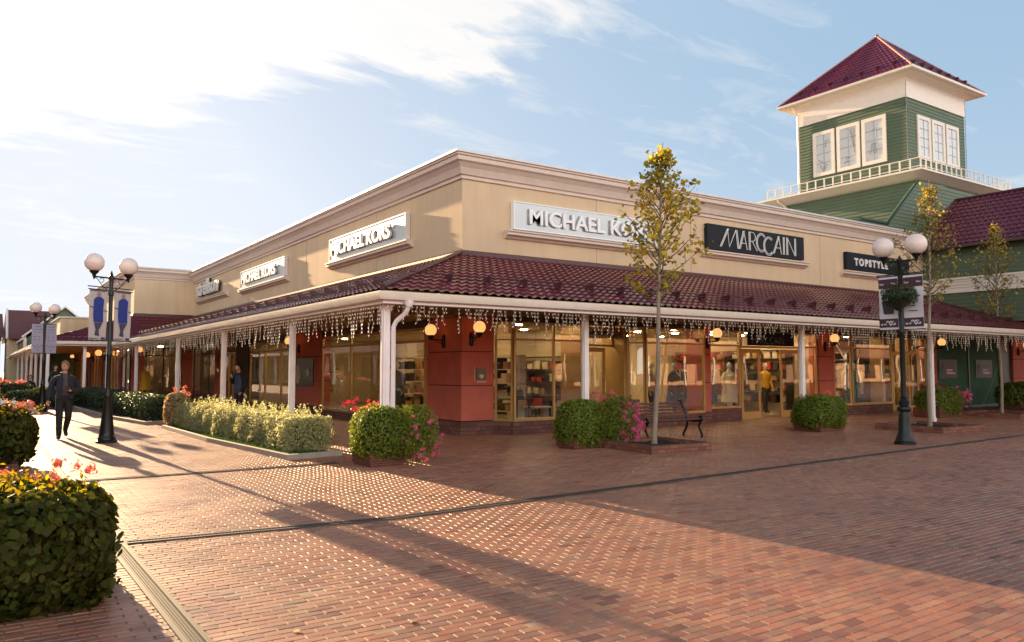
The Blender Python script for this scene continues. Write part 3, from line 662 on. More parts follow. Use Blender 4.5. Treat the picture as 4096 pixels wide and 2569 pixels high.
red_pier(TR_, 18.07, 18.36, bld, v1=.42)
plinth(TR_, 18.07, 18.36, bld, v1=.44)
# --- second shop
wallpart('window_head', TR_, 18.36, 24.25, -.28, 0.0, 2.86, WZ, BEAM, bld)
window(TR_, 18.38, 20.18, .40, 2.86, (19.55,) if False else (), parent=bld)
plinth(TR_, 18.36, 20.18, bld, z1=.36)
door(TR_, 20.22, 21.16, 2.28, bld, v=.02)
window(TR_, 20.2, 23.3, 2.32, 2.86, (), (), bld)
wallpart('inner_sign_panel', TR_, 20.5, 22.9, .06, .08, 2.40, 2.84, SIGND, bld)
text_mesh('shop_name', 'MARCCAIN', .34, mat('dim_letters', (.25, .25, .24), .4), (20.7, YA-.085, 2.46), 'R', bld, .01, -.006, sx=.95)
door(TR_, 22.2, 23.25, 2.28, bld, v=.02, side=-1)
window(TR_, 23.32, 24.22, .40, 2.86, (), parent=bld); plinth(TR_, 23.3, 24.25, bld, z1=.36)
red_pier(TR_, 24.25, 25.15, bld); plinth(TR_, 24.25, 25.15, bld)
# --- third shop
wallpart('window_head', TR_, 25.15, 31.5, -.28, .0, 2.86, WZ, BEAM, bld)
bay(TR_, 25.2, 28.35, .36, (), bld, cut=.55, depth=.35, right=False)
wallpart('door_jamb', TR_, 28.35, 28.5, -.5, .02, 0, 2.86, BRASS, bld)
door(TR_, 29.0, 30.0, 2.3, bld, v=.0, swing=42)
wallpart('door_jamb', TR_, 30.15, 30.3, -.5, .02, 0, 2.86, BRASS, bld)
window(TR_, 30.3, 31.5, .4, 2.86, (), parent=bld); plinth(TR_, 30.3, 31.5, bld, z1=.36)
red_pier(TR_, 31.5, 32.15, bld); plinth(TR_, 31.5, 32.15, bld)
# --- green covered shop front
b = MB(); b.box(32.2, 34.85, -.05, 0, .1, 2.9, T=TR_); b.box(34.95, 37.6, -.05, 0, .1, 2.9, T=TR_); b.build('green_film', GDOOR, bld)
b = MB()
for u in (32.15, 34.85, 37.6): b.box(u, u+.1, -.06, .04, 0, 2.95, T=TR_)
b.box(32.25, 37.6, -.06, .03, 0, .1, T=TR_); b.box(32.25, 37.6, -.06, .03, 2.9, 2.95, T=TR_)
b.build('green_frame', GREEND, bld)
for u in (32.45, 35.5):
    q = MB(); q.box(u, u+1.45, .012, .03, 1.25, 2.02, T=TR_); pl = q.build('window_poster', mat('poster_dark', (.035, .018, .02), .5), bld)
    text_mesh('poster_letter', 'V', .55, GREENP, (u+.08, YA-.034, 1.45), 'R', pl, .008, .015, sx=.9)
    q = MB(); q.box(u+.60, u+1.05, .032, .036, 1.55, 1.62, T=TR_); q.box(u+.60, u+1.28, .032, .036, 1.42, 1.50, T=TR_); q.build('poster_text_lines', WHITEP, pl)
b = MB(); b.box(37.7, 38.8, -.3, 0, 0, 2.95, T=TR_); b.build('dark_green_wall', GREEND, bld)
red_pier(TR_, 38.8, 41.0, bld); plinth(TR_, 38.8, 41.0, bld)

# --- left facade
header(TL_, 18.45, 46.3, 2.74, WZ, -.3, .0, FLASH)
window(TL_, 18.5, 26.15, .22, 2.74, (21.0, 23.6), parent=bld, fw=.08); plinth(TL_, 18.45, 26.2, bld, z1=.20)
red_pier(TL_, 26.2, 29.0, bld); plinth(TL_, 26.2, 29.0, bld)
window(TL_, 29.05, 34.95, .22, 2.74, (30.6, 32.7), parent=bld, fw=.10); plinth(TL_, 29.0, 35, bld, z1=.20)
wallpart('grey_pier', TL_, 35.0, 36.9, -.3, .12, 0, WZ, mat('grey_brown_pier', (.11, .09, .06), .7, var=.15), bld)
door(TL_, 37.0, 38.2, 2.3, bld, v=-.1); window(TL_, 36.9, 40.1, 2.32, 2.74, (), (), bld, fw=.05)
window(TL_, 38.4, 40.1, .22, 2.30, (), (), bld); plinth(TL_, 38.3, 40.1, bld, z1=.20)
red_pier(TL_, 40.1, 40.9, bld)
window(TL_, 40.95, 45.9, .22, 2.74, (42.4, 44.2), parent=bld, mtl=BEAM); plinth(TL_, 40.9, 46.2, bld, z1=.20)
wp = MB(); wp.box(42.2, 43.9, .06, .075, 2.42, 2.72, T=TL_); wp.build('window_name_panel', DARKT, bld)
text_mesh('shop_name', 'strellson', .27, SIGNL, (XA-.08, 43.8, 2.50), 'L', bld, .01, .006, sx=1.15)

# ------------------------------------------------------------ shop interiors
def room(x0, x1, y0, y1, wall, lights, name):
    b = MB(); b.box(x0, x1, y1, y1+.08, 0, 2.9)
    if name in 'bc': b.box(x0-.08, x0, y0, y1+.08, 0, 2.9)
    b.box(x0, x0+.01, y1-.01, y1, 0, 2.9); b.box(x1, x1+.08, y0, y1+.08, 0, 2.9)
    b.build('inner_wall', wall, bld)
    b = MB(); b.box(x0, x1, y0, y1, .004, .05); b.build('shop_floor', FLOORI, bld)
    b = MB(); b.box(x0-.08, x1+.08, y0, y1+.08, 2.905, 2.94); b.build('shop_ceiling', CEILI, bld)
    b = MB()
    for (lx, ly) in lights: b.lathe([(.10, 0), (.11, .02), (.11, .03)], (lx, ly, 2.872), 12)
    b.build('ceiling_spots', SHOPL, bld)
grid = lambda xs, ys: [(x, y) for x in xs for y in ys]
room(XA+.42, 15.55, YA+.95, 35.0, WALLI, grid((10.8, 12.6, 14.4), (18.2, 20.5, 23.5, 27, 31)), 'a')
room(15.7, 24.7, YA+.5, YA+7, WALLI, grid((16.6, 18.4, 20.2, 22, 23.7), (17.8, 19.5, 22)), 'b')
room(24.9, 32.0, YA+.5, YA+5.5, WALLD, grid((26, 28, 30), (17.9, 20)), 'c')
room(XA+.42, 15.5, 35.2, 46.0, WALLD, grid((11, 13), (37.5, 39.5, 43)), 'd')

# ============================================================ SHOP SIGNS (hang on the walls)
def wall_sign(T, facing, u0, u1, z0, z1, label, board, parent=None, ledge=(-.12, -.03, -.18), lm=None, rim=None):
    p0 = T(u0, 0, z0); t = thing('shop_sign', label, 'shop sign', p0, 'name signs on the beige wall')
    b = MB()
    if board: 
        b.box(u0, u1, .02, .15, z0, z1, T=T); b.build('board', board, t)
    if rim:
        b = MB(); seg_frame(b, T, u0-.02, u1+.02, z0-.02, z1+.02, .03, .015, .165); b.build('rim', rim, t)
    b = MB(); lo = z0-.06
    pr = [(0, lo-.20), (.06, lo-.20), (.10, lo-.15), (.20, lo-.12), (.20, lo-.05), (.24, lo-.04), (.24, lo), (0, lo)]
    e0, e1 = u0-.22, u1+.22
    n = len(pr); vs = [T(e0, v, z) for v, z in pr]+[T(e1, v, z) for v, z in pr]
    b.add(vs, [tuple(range(n)), tuple(range(2*n-1, n-1, -1))]+[(i, i+n, (i+1) % n+n, (i+1) % n) for i in range(n)]); b.build('ledge', CORN, t)
    return t
t = wall_sign(TR_, 'R', 11.3, 16.5, 5.27, 5.97, 'long silver sign reading MICHAEL KORS behind the young tree', SILVER, rim=CHROME)
text_mesh('letters', 'MICHAEL KORS', .56, CHROME, (11.72, YA-.19, 5.43), 'R', t, .06, .012, sx=1.14)
t = wall_sign(TR_, 'R', 18.6, 23.47, 5.39, 6.18, 'charcoal sign with thin overlapping letters reading MARCCAIN', SIGND)
# thin interlocking letters
def strokes(t, u0, z0, items, r, m_, T, v=.17):
    b = MB()
    for pts in items: b.tube([T(u0+x, v, z0+z) for x, z in pts], r, 6)
    return b.build('letters', m_, t)
def arc(cx, cz, rx, rz, a0, a1, n=14): return [(cx+rx*math.cos(R(a0+(a1-a0)*i/n)), cz+rz*math.sin(R(a0+(a1-a0)*i/n))) for i in range(n+1)]
Hh = .60
it = []
def dbl(pts, d=.055): it.append(pts); it.append([(x+d, z) for x, z in pts])
dbl([(0, 0), (.36, Hh)]); it.append([(.36, Hh), (.44, .02), (.76, Hh)]); dbl([(.76, Hh), (.84, 0)])
dbl([(.90, 0), (1.12, Hh)]); it.append([(1.14, Hh), (1.30, 0)]); it.append([(1.0, .2), (1.26, .2)])
dbl([(1.40, 0), (1.40, Hh)]); it.append([(1.43, Hh)]+arc(1.55, .45, .17, .15, 90, -90)+[(1.45, .3)]); it.append([(1.56, .3), (1.80, 0)])
it.append(arc(2.02, .30, .26, .31, 45, 315)); it.append(arc(2.02, .30, .21, .26, 45, 315))
it.append(arc(2.40, .22, .27, .31, 50, 318)); it.append(arc(2.40, .22, .22, .26, 50, 318))
dbl([(2.62, 0), (2.90, Hh)]); it.append([(2.93, Hh), (3.05, 0)]); it.append([(2.75, .2), (3.0, .2)])
dbl([(3.16, 0), (3.16, Hh)]); dbl([(3.34, 0), (3.34, Hh)]); it.append([(3.38, Hh), (3.78, 0)]); dbl([(3.78, 0), (3.78, Hh)])
strokes(t, 19.15, 5.49, it, .013, SIGNL, TR_)
t = wall_sign(TR_, 'R', 26.0, 30.2, 5.28, 5.91, 'small charcoal sign reading TOPSTYLE partly behind the right lamp post', SIGND)
text_mesh('letters', 'TOPSTYLE', .36, SIGNL, (26.45, YA-.17, 5.45), 'R', t, .03, .016, sx=.98, spacing=1.45)
t = wall_sign(TL_, 'L', 19.54, 25.27, 5.28, 5.98, 'silver sign reading MICHAEL KORS on the left wall nearest the corner', SILVER, rim=SIGNW)
text_mesh('letters', 'MICHAEL KORS', .57, SIGNL, (XA-.21, 24.95, 5.42), 'L', t, .08, .014, sx=1.16)
t = wall_sign(TL_, 'L', 30.07, 36.28, 5.30, 6.02, 'bright silver sign reading MICHAEL KORS farther along the left wall', SILVER, rim=SIGNW)
text_mesh('letters', 'MICHAEL KORS', .57, SIGNL, (XA-.21, 35.85, 5.45), 'L', t, .08, .014, sx=1.24)
t = wall_sign(TL_, 'L', 39.0, 44.9, 5.42, 6.3, 'large free standing letters reading strellson at the far end of the left wall', None)
text_mesh('letters', 'strellson', 1.12, SIGNL, (XA-.22, 44.75, 5.55), 'L', t, .06, .022, sx=1.2)
text_mesh('letter_sides', 'strellson', 1.12, DARKT, (XA-.12, 44.75, 5.55), 'L', t, .07, .02, sx=1.2)

# small plaque and poster on the red walls
t = thing('lit_wall_box', 'small square wall box with pale trim on the red corner pier', 'wall box', (10.2, YA, 1.5))
b = MB(); b.box(10.24, 10.52, YA-.05, YA-.003, 1.36, 1.66); b.build('plate', mat('box_plate', (.16, .11, .06), .4), t)
b = MB(); b.add([(10.30, YA-.056, 1.46), (10.38, YA-.056, 1.38), (10.46, YA-.056, 1.46), (10.42, YA-.056, 1.50), (10.34, YA-.056, 1.50)], [(0, 1, 2, 3, 4)]); b.build('emblem', CREAMT, t)
b = MB(); b.box(10.19, 10.215, YA-.03, YA-.003, 1.33, 1.68); b.box(10.24, 10.52, YA-.05, YA-.003, 1.29, 1.335); b.build('trim', mat('pale_pink_trim', (.65, .33, .24), .5), t)
t = thing('wall_poster', 'dark green poster with a pale figure and a white flower on the left red pier', 'poster', (XA, 27.6, 1.4))
b = MB(); b.box(26.75, 28.85, .105, .13, 1.0, 2.02, T=TL_); b.build('board', mat('poster_green', (.012, .03, .02), .4), t)
b = MB(); b.add([TL_(28.45, .135, 1.1), TL_(28.25, .135, 1.1), TL_(28.05, .135, 1.35), TL_(28.2, .135, 1.75), TL_(28.35, .135, 1.85), TL_(28.5, .135, 1.7), TL_(28.55, .135, 1.4)], [tuple(range(7))]); b.build('pale_figure_print', CREAMT, t)
b = MB()
for k in range(8):
    an = k*math.pi/4; b.tube([TL_(27.25, .14, 1.5), TL_(27.25+.22*math.cos(an), .14, 1.5+.16*math.sin(an))], .03, 5)
b.build('flower_print', WHITEP, t)
b = MB(); b.box(27.0, 27.7, .132, .137, 1.78, 1.84, T=TL_); b.build('title_print', GREENP, t)

# wall lamps
def wall_lamp(T, u, z, label, s=1, v0=.10):
    p = T(u, v0, z); t = thing('wall_lamp', label, 'wall lamp', p, 'glowing globe lamps on the shop walls')
    b = MB(); b.lathe([(.035*s, -.17*s), (.055*s, -.12*s), (.055*s, .12*s), (.03*s, .17*s)], T(u, v0+.025, z-.28), 12); b.tube([T(u, v0+.05, z-.26), T(u, v0+.22, z-.24), T(u, v0+.40, z-.24)], .016, 8)
    b.tube([T(u, v0+.05, z-.38), T(u, v0+.12, z-.30), T(u, v0+.2, z-.33), T(u, v0+.24, z-.25)], .010, 6)
    c = T(u, v0+.40, z); b.lathe([(.03, -.25), (.05, -.22), (.09*s, -.15), (.085*s, -.12)], c, 14); b.build('bracket', BLACK, t, smooth=True)
    b = MB(); b.sphere(c, .152*s, n=16); b.build('globe', GLOW, t, smooth=True)
wall_lamp(TL_, 17.55, 2.62, 'orange glowing globe lamp on the shaded left side of the red corner pier', v0=.0)
wall_lamp(TR_, 10.1, 2.66, 'orange glowing globe lamp on the front of the red corner pier', v0=0)
wall_lamp(TR_, 18.2, 2.70, 'orange glowing globe lamp above the bench between two shop windows', v0=.42)
wall_lamp(TR_, 24.6, 2.70, 'orange glowing globe lamp on the red pier behind the clipped bush', v0=.1)
wall_lamp(TR_, 31.8, 2.70, 'orange glowing globe lamp just left of the green covered shopfront', v0=.1)
wall_lamp(TR_, 39.3, 2.70, 'orange glowing globe lamp at the right edge of the picture', v0=.1)
wall_lamp(TL_, 28.3, 2.66, 'orange glowing globe lamp beside the green poster behind a white post', v0=.1)

# ------------------------------------------------------------ icicle lights
def icicles(p0, p1, label, lo=.12, hi=.62, sp=.085):
    p0, p1 = Vector(p0), Vector(p1); ln = (p1-p0).length; d = (p1-p0).normalized(); q = Vector((-d.y, d.x, 0))
    t = thing('icicle_lights', label, 'string lights', p0, 'icicle lights hanging from the gutters')
    w_ = MB(); bl = MB(); bulbs = []
    n = int(ln/sp); w_.tube([p0+d*(ln*k/24)+Vector((0, 0, -.015*(k % 2))) for k in range(25)], .005, 4)
    for k in range(n):
        if random.random() < .12: continue
        u = (k+random.uniform(-.3, .3))*sp; h = random.choice((.18, .28, .4, .52, .6))*random.uniform(.75, 1.1)
        a = p0+d*u; pts = [a]; j = 1; x = 0; y = 0
        while j*.07 < h:
            x += random.uniform(-.014, .014); y += random.uniform(-.014, .014); pts.append(a+d*x+q*y-Vector((0, 0, j*.07))); j += 1
        w_.tube(pts, .0036, 3, cap=False)
        for pt in pts[1:]:
            s = random.choice((-1, 1))*.022; c = pt+d*s+Vector((0, 0, -.012)); bulbs.append(c)
    for c in bulbs:
        r = .0085; bl.add([c+Vector((r, 0, 0)), c+Vector((-r*.5, r*.87, 0)), c+Vector((-r*.5, -r*.87, 0)), c+Vector((0, 0, r*2.0)), c-Vector((0, 0, r*2.2))], [(0, 1, 3), (1, 2, 3), (2, 0, 3), (1, 0, 4), (2, 1, 4), (0, 2, 4)])
    o = w_.build('hanging_wires', WIRE, t, fix=False); o['kind'] = 'stuff'; o = bl.build('bulbs', BULB, t, fix=False); o['kind'] = 'stuff'
zi = GZ-.16
xs = [5.75, 10.2, 17.4, 23.7, 30.5, 36.9]
nm = ['between the corner post and the first right post', 'above the first bush and bench between two posts', 'in front of the second shop windows', 'around the right lamp post banners', 'in front of the green covered shopfront']
for a, c, s in zip(xs, xs[1:], nm): icicles((a, GY+.06, zi), (c, GY+.06, zi), 'warm icicle lights hanging from the gutter '+s)
ys = [12.4, 17.5, 23.6, 30.0, 39.0, 43.0]
nm = ['on the left side right by the corner post', 'above the near end of the pale hedge', 'above the standing man', 'above the dark clipped hedge', 'at the far end of the left canopy']
for a, c, s in zip(ys, ys[1:], nm): icicles((GX+.06, a, zi), (GX+.06, c, zi), 'warm icicle lights hanging from the gutter '+s, sp=.085 if a < 30 else .12)

# ============================================================ GREEN BUILDING AND TOWER (right)
def siding(b, T, u0, u1, z0, z1, step=.155, m_=None, proud=.022):
    z = z0; base = -.03
    while z < z1-.01:
        zt = min(z1, z+step)
        vs = [T(u0, proud, z), T(u1, proud, z), T(u1, .002, zt), T(u0, .002, zt), T(u0, -.01, z), T(u1, -.01, z)]
        b.add(vs, [(0, 1, 2, 3), (1, 0, 4, 5)], m_); z = zt
def sided_block(parent, x0, x1, y0, y1, z0, z1, name='siding_wall', faces='xy'):
    b = MB(); b.box(x0+.01, x1-.01, y0+.01, y1-.01, z0, z1)
    siding(b, lambda u, v, z: (x0-v, u, z), y0, y1, z0, z1); siding(b, lambda u, v, z: (u, y0-v, z), x0, x1, z0, z1)
    return b.build(name, GREENS, parent, fix=False)
tw = thing('tower', 'green clapboard lookout tower with cream frieze and red pyramid roof', 'tower', (33.2, 17.8, 0))
TX, TY, TX2, TY2 = 34.0, 18.54, 39.2, 24.07
sided_block(tw, 33.2, 40.2, 17.8, 24.9, 4.0, 9.85)
sided_block(tw, TX, TX2, TY, TY2, 10.1, 13.9, name='upper_siding_wall')
# flared skirt cornice under the balcony
def ring(b, x0, x1, y0, y1, prof_, m_=None):
    """profile (out,z) around a rectangle"""
    k = len(prof_); vs = []
    for (o, z) in prof_: vs += [(x0-o, y0-o, z), (x1+o, y0-o, z), (x1+o, y1+o, z), (x0-o, y1+o, z)]
    fs = []
    for i in range(k):
        j = (i+1) % k
        for c in range(4): d = (c+1) % 4; fs.append((i*4+c, i*4+d, j*4+d, j*4+c))
    b.add(vs, fs, m_)
b = MB(); ring(b, 33.2, 40.2, 17.8, 24.9, [(0, 9.80), (.08, 9.82), (.16, 9.84), (.62, 10.06), (.66, 10.06), (.66, 10.14), (0, 10.16)]); b.build('balcony_cornice', WHITET, tw)
b = MB(); b.box(33.0, 40.4, 17.6, 25.1, 10.13, 10.20); b.build('balcony_deck', WHITET, tw)
b = MB(); RX0, RX1, RY0, RY1 = 32.62, 40.7, 17.22, 25.0
for (a, c) in (((RX0, RY0), (RX1, RY0)), ((RX0, RY0), (RX0, RY1)), ((RX1, RY0), (RX1, RY1)), ((RX0, RY1), (RX1, RY1))):
    b.tube([(a[0], a[1], 10.60), (c[0], c[1], 10.60)], .022, 6); b.tube([(a[0], a[1], 10.24), (c[0], c[1], 10.24)], .018, 6)
b.build('balcony_rail', WHITET, tw)
def baluster(x0, x1, y0, y1): b = MB(); b.box(x0, x1, y0, y1, 10.18, 10.60); b.build('baluster', WHITET, tw)
for k in range(18): y = RY0+(RY1-RY0)*k/17; baluster(RX0-.02, RX0+.02, y-.03, y+.03); baluster(RX1-.02, RX1+.02, y-.03, y+.03)
for k in range(1, 19): x = RX0+(RX1-RX0)*k/19; baluster(x-.03, x+.03, RY0-.02, RY0+.02)
# cream frieze, flaring eave
b = MB(); ring(b, TX, TX2, TY, TY2, [(.0, 13.86), (.05, 13.86), (.05, 14.62), (.10, 14.70), (.34, 14.80), (.62, 14.82), (.66, 14.86), (.66, 14.93), (0, 14.95)]); b.box(TX+.01, TX2-.01, TY+.01, TY2-.01, 13.8, 14.94); b.build('frieze', WHITET, tw)
b = MB(); ring(b, TX, TX2, TY, TY2, [(.66, 14.83), (.76, 14.86), (.77, 14.96), (.66, 14.96)]); b.build('tower_gutter', GUTTER, tw)
# pyramid roof in ribbed tiles
AX, AY, AZ = (TX+TX2)/2, (TY+TY2)/2, 18.25
e = .70; C4 = [(TX-e, TY-e), (TX2+e, TY-e), (TX2+e, TY2+e), (TX-e, TY2+e)]; EZ = 14.97
b = MB()
for i in range(4):
    p, q = Vector((*C4[i], EZ)), Vector((*C4[(i+1) % 4], EZ)); ap = Vector((AX, AY, AZ)); d = (q-p).normalized(); W_ = (q-p).length
    mid = (p+q)/2; up = ap-mid; nn = d.cross(up).normalized(); nn = nn if nn.z > 0 else -nn
    rows = 15
    prev = None
    for r in range(rows):
        for half in (0, 1):
            t = (r+half*.999)/rows; t = min(t, .999); a = t/2*W_; c = W_-t/2*W_
            cnt = 150; line = []
            for k in range(cnt+1):
                u = a+(c-a)*k/cnt; line.append(tuple(p+d*u+up*t+nn*(.02*(1-half)+.014*math.cos(2*math.pi*u/.2))))
            o = len(b.v); b.v += line
            if prev is not None:
                for k in range(cnt): b.f.append((prev+k, prev+k+1, o+k+1, o+k)); b.m.append(0)
            prev = o
    b_ = None
b.build('pyramid_roof', TILE, tw, smooth=True)
b = MB()
for c in C4: b.tube([(c[0], c[1], EZ+.03), (AX, AY, AZ+.02)], .045, 6)
b.sphere((AX, AY, AZ+.03), .09); b.build('roof_ridge', mat('ridge_pinkish', (.30, .10, .09), .4), tw)
for i in (0, 3):
    p, q = Vector((*C4[i], EZ)), Vector((*C4[(i+1) % 4], EZ)); ap = Vector((AX, AY, AZ)); up = ap-(p+q)/2; d = (q-p).normalized()
    for k in range(7): snow_guard(tw, p+d*(1.0+k*(d.dot(q-p)-2.0)/6)+up*.13, d, up)
# tower windows
def tower_window(T, u0, u1, z0, z1, parent, bars=3, frame=.17):
    b = MB(); seg_frame(b, T, u0, u1, z0, z1, frame, -.0, .07); f = b.build('window', WHITET, parent)
    g_ = MB(); g_.box(u0+frame, u1-frame, .018, .026, z0+frame, z1-frame, T=T); g_.build('pane', mat('tower_pane', (.55, .57, .56), .12, spec=.8), f)
    b = MB()
    for k in range(1, 2): u = u0+frame+(u1-u0-2*frame)*k/2; b.box(u-.012, u+.012, .027, .04, z0+frame, z1-frame, T=T)
    for k in range(1, bars+1): z = z0+frame+(z1-z0-2*frame)*k/(bars+1); b.box(u0+frame, u1-frame, .027, .039, z-.012, z+.012, T=T)
    b.build('glazing_bars', mat('grey_bar', (.33, .34, .34), .5), f); return f
TXf = lambda u, v, z: (TX-v, u, z); TYf = lambda u, v, z: (u, TY-v, z)
for a, c in ((20.42, 21.55), (19.25, 20.36), (18.03, 19.14)):
    f = tower_window(TXf, a+.03+.98, c+1.0-.0, 11.12, 13.33, tw) if False else None
wy = [(22.08, 23.26), (20.76, 21.96), (19.46, 20.66)]
prints = [[('tube', [(-.02, 0), (-.22, .35)]), ('tube', [(-.02, 0), (.1, .32)]), ('tube', [(-.02, 0), (-.02, .3)]), ('tube', [(-.28, .62), (.2, .28)]), ('tube', [(.1, 1.2), (.1, 1.5), (.28, 1.55)])],
          [('tube', [(-.25, .2), (.1, .25)]), ('tube', [(-.1, .2), (-.1, .45), (.1, .4)]), ('tube', [(.1, 1.75), (.25, 1.0), (.32, .6)]), ('tube', [(.2, 1.8), (.3, .9)]), ('tube', [(.3, 1.8), (.34, .5)])],
          [('tube', [(-.2, .3), (-.1, .8), (0, .3)]), ('tube', [(-.1, .8), (.15, .75)]), ('tube', [(.1, .3), (.05, .8)]), ('tube', [(-.1, 1.4), (.1, 1.5), (.1, 1.1)])]]
for (a, c), pr in zip(wy, prints):
    f = tower_window(TXf, a, c, 11.12, 13.33, tw)
    mid = (a+c)/2
    for _, pts in pr: b = MB(); b.tube([TXf(mid-x, .05, 11.3+z) for x, z in pts], .013, 5); b.build('drawn_stroke', mat('drawing_grey', (.26, .26, .26), .6), f)
for a, c in ((34.85, 35.98), (36.1, 37.25), (37.38, 38.55)): tower_window(TYf, a, c, 11.17, 13.2, tw)
b = MB(); b.tube([(TX-.55, TY2-.05, 14.85), (TX-.5, TY2-.05, 14.7), (TX-.12, TY2-.02, 14.4), (TX-.10, TY2-.02, 10.3)], .05, 8); b.tube([(32.62, 24.4, 10.1), (32.62, 24.4, 9.95), (33.1, 24.2, 9.6), (33.12, 24.2, 7)], .055, 8); b.build('down_pipe', GUTTER, tw)
b = MB(); bl = MB()
for k in range(46):
    z = 10.7+k*.092; bl.sphere((TX-.05+random.uniform(-.01, .01), TY-.05, z), .022, n=5); bl.sphere((TX2+.04, TY-.05, z), .022, n=5)
for k in range(80):
    bl.sphere((TX-.60, TY-.6+k*6.6/80, 14.80), .018, n=4); bl.sphere((TX-.6+k*6.3/80, TY-.60, 14.80), .018, n=4)
b.tube([(TX-.05, TY-.05, 14.8), (TX-.05, TY-.05, 10.6)], .012, 5); b.tube([(TX2+.04, TY-.05, 14.8), (TX2+.04, TY-.05, 10.6)], .012, 5)
b.build('light_chain', DARKT, tw); bl.build('light_chain_bulbs', mat('small_bulb', (.55, .5, .42), .3), tw)

gb = thing('green_building', 'green clapboard building with white band and dark red tiled roof at the right edge', 'building', (31.5, 12, 0))
sided_block(gb, 31.5, 44, 2.0, 16.9, 3.4, 6.50)
b = MB(); b.box(31.46, 31.5, 2, 16.9, 4.62, 5.18); b.box(31.42, 31.46, 2, 16.9, 4.60, 4.68); b.box(31.42, 31.46, 2, 16.9, 5.12, 5.20); b.build('white_band', WHITET, gb)
b = MB()
for z in (4.78, 4.9, 5.02): b.box(31.448, 31.458, 2, 16.9, z, z+.012)
b.build('band_line', mat('band_line', (.35, .33, .3), .6), gb)
# roof slope facing the plaza, ridge along Y
ex, ez, rx, rz = 31.05, 6.45, 34.54, 8.87
def P0(u, t): return Vector((ex+(rx-ex)*t, u, ez+(rz-ez)*t))
tile_slope('tiled_roof', lambda t: 1.5, lambda t: 16.75, P0, 0, (-(rz-ez), 0, rx-ex), gb, slope_len=math.hypot(rx-ex, rz-ez), pitch=.22)
b = MB(); b.add([(rx, 1.5, rz), (rx, 16.75, rz), (38.0, 16.75, ez), (38.0, 1.5, ez)], [(0, 1, 2, 3)]); b.add([(31.4, 1.6, 6.45), (rx, 1.6, rz-.05), (38, 1.6, ez)], [(0, 1, 2)]); b.add([(31.4, 16.7, 6.45), (rx, 16.7, rz-.05), (38, 16.7, ez)], [(0, 1, 2)]); b.build('rear_roof', TILE, gb, fix=False)
b = MB(); b.tube([(rx, 1.5, rz+.03), (rx, 16.8, rz+.03)], .06, 8); b.tube([(ex, 16.78, ez+.05), (rx, 16.78, rz+.05)], .05, 8); b.build('roof_ridge', FLASH, gb)
b = MB(); b.box(ex-.12, ex, 1.5, 16.8, ez-.14, ez-.02); b.box(ex, 31.5, 1.5, 16.8, ez-.06, ez-.03); b.build('gutter', FLASH, gb)
# gable wall in front of the tower, with dark coping
b = MB(); TG = lambda u, v, z: (u, 17.2+v, z); b.prism([(27.9, 6.0), (40, 6.0), (40, 9.0), (34.2, 9.6), (32.3, 9.45), (29.9, 7.42), (27.9, 7.42)], .2, TG)
bm_s = MB(); z = 6.9
while z < 9.5:
    zt = z+.155; uL = 27.9 if z < 7.27 else 29.9+(z-7.35)*1.17
    bm_s.add([(uL, 17.178, z), (40, 17.178, z), (40, 17.197, zt), (uL+.03, 17.197, zt)], [(0, 1, 2, 3)]); z = zt
b.build('gable_wall', GREENS, gb); bm_s.build('gable_siding', GREENS, gb, fix=False)
b = MB()
for p, q in (((27.85, 7.46), (29.92, 7.46)), ((29.86, 7.44), (32.35, 9.5))):
    b.tube([(p[0], 17.2, p[1]), (q[0], 17.2, q[1])], .07, 6)
b.box(27.8, 27.95, 17.12, 17.4, 6.3, 7.46); b.build('gable_coping', GREEND, gb)

# ============================================================ SECOND SHOP BUILDING (beyond, left)
bb = thing('shop_building', 'second beige shop building whose end wall faces the walkway beyond the first', 'shop building', (6.75, 46.3, 0))
BX, BY, BGX, BGY = 6.75, 46.3, 2.35, 43.05
m = MB(); m.box(BX, XA+.3, BY, BY+.3, ZJ-.4, 6.6); m.box(BX, BX+.3, BY+.3, 68, ZJ-.4, 6.6); m.build('upper_wall', STUCCO, bb)
MB().profile([(-a, z+.12) for a, z in prof], [(XA+.3, BY), (BX, BY), (BX, 68)]).build('cornice', CORN, bb)
MB().profile([(-.38, 7.093), (.12, 7.093), (.12, 7.15), (-.38, 7.15)], [(XA+.3, BY), (BX, BY), (BX, 68)]).build('coping', CORNT, bb)
sl1 = math.hypot(BY-BGY, ZJ-ZR0)
tile_slope('canopy_roof', lambda t: BGX+(BX-BGX)*t, lambda t: GX+(XA-GX)*t+.02, slope_plane(0, 0, BGY-.05, BY, ZR0, ZJ, 'x'), 0, (0, -(ZJ-ZR0), BY-BGY), bb, slope_len=sl1, pitch=.24, sub=4, amp=.03)
tile_slope('canopy_roof', lambda t: BGY+(BY-BGY)*t, lambda t: 100, slope_plane(0, 0, BGX-.05, BX, ZR0, ZJ, 'y'), 0, (-(ZJ-ZR0), 0, BX-BGX), bb, slope_len=math.hypot(BX-BGX, ZJ-ZR0), pitch=.3, sub=4, amp=.03)
gp2 = [(GX, BGY), (BGX, BGY), (BGX, 100)]
MB().profile([(-.11, GZ-.12), (-.05, GZ-.15), (0, GZ-.12), (0, GZ+.02), (-.115, GZ+.02)], gp2).build('gutter', GUTTER, bb)
MB().profile([(.002, GZ-.2), (.045, GZ-.2), (.045, GZ+.01), (.002, GZ+.01)], gp2).build('fascia_board', POSTM, bb)
MB().profile([(-.08, ZJ-.03), (0, ZJ-.03), (0, ZJ+.14), (-.03, ZJ+.14)], [(XA, BY), (BX, BY), (BX, 68)]).build('wall_flashing', FLASH, bb)
m = MB(); m.box(BGX+.05, XA, BGY+.05, BY, GZ+.005, GZ+.03); m.box(BGX+.05, BX, BY, 100, GZ+.005, GZ+.03); m.build('soffit', SOFFIT, bb)
m = MB()
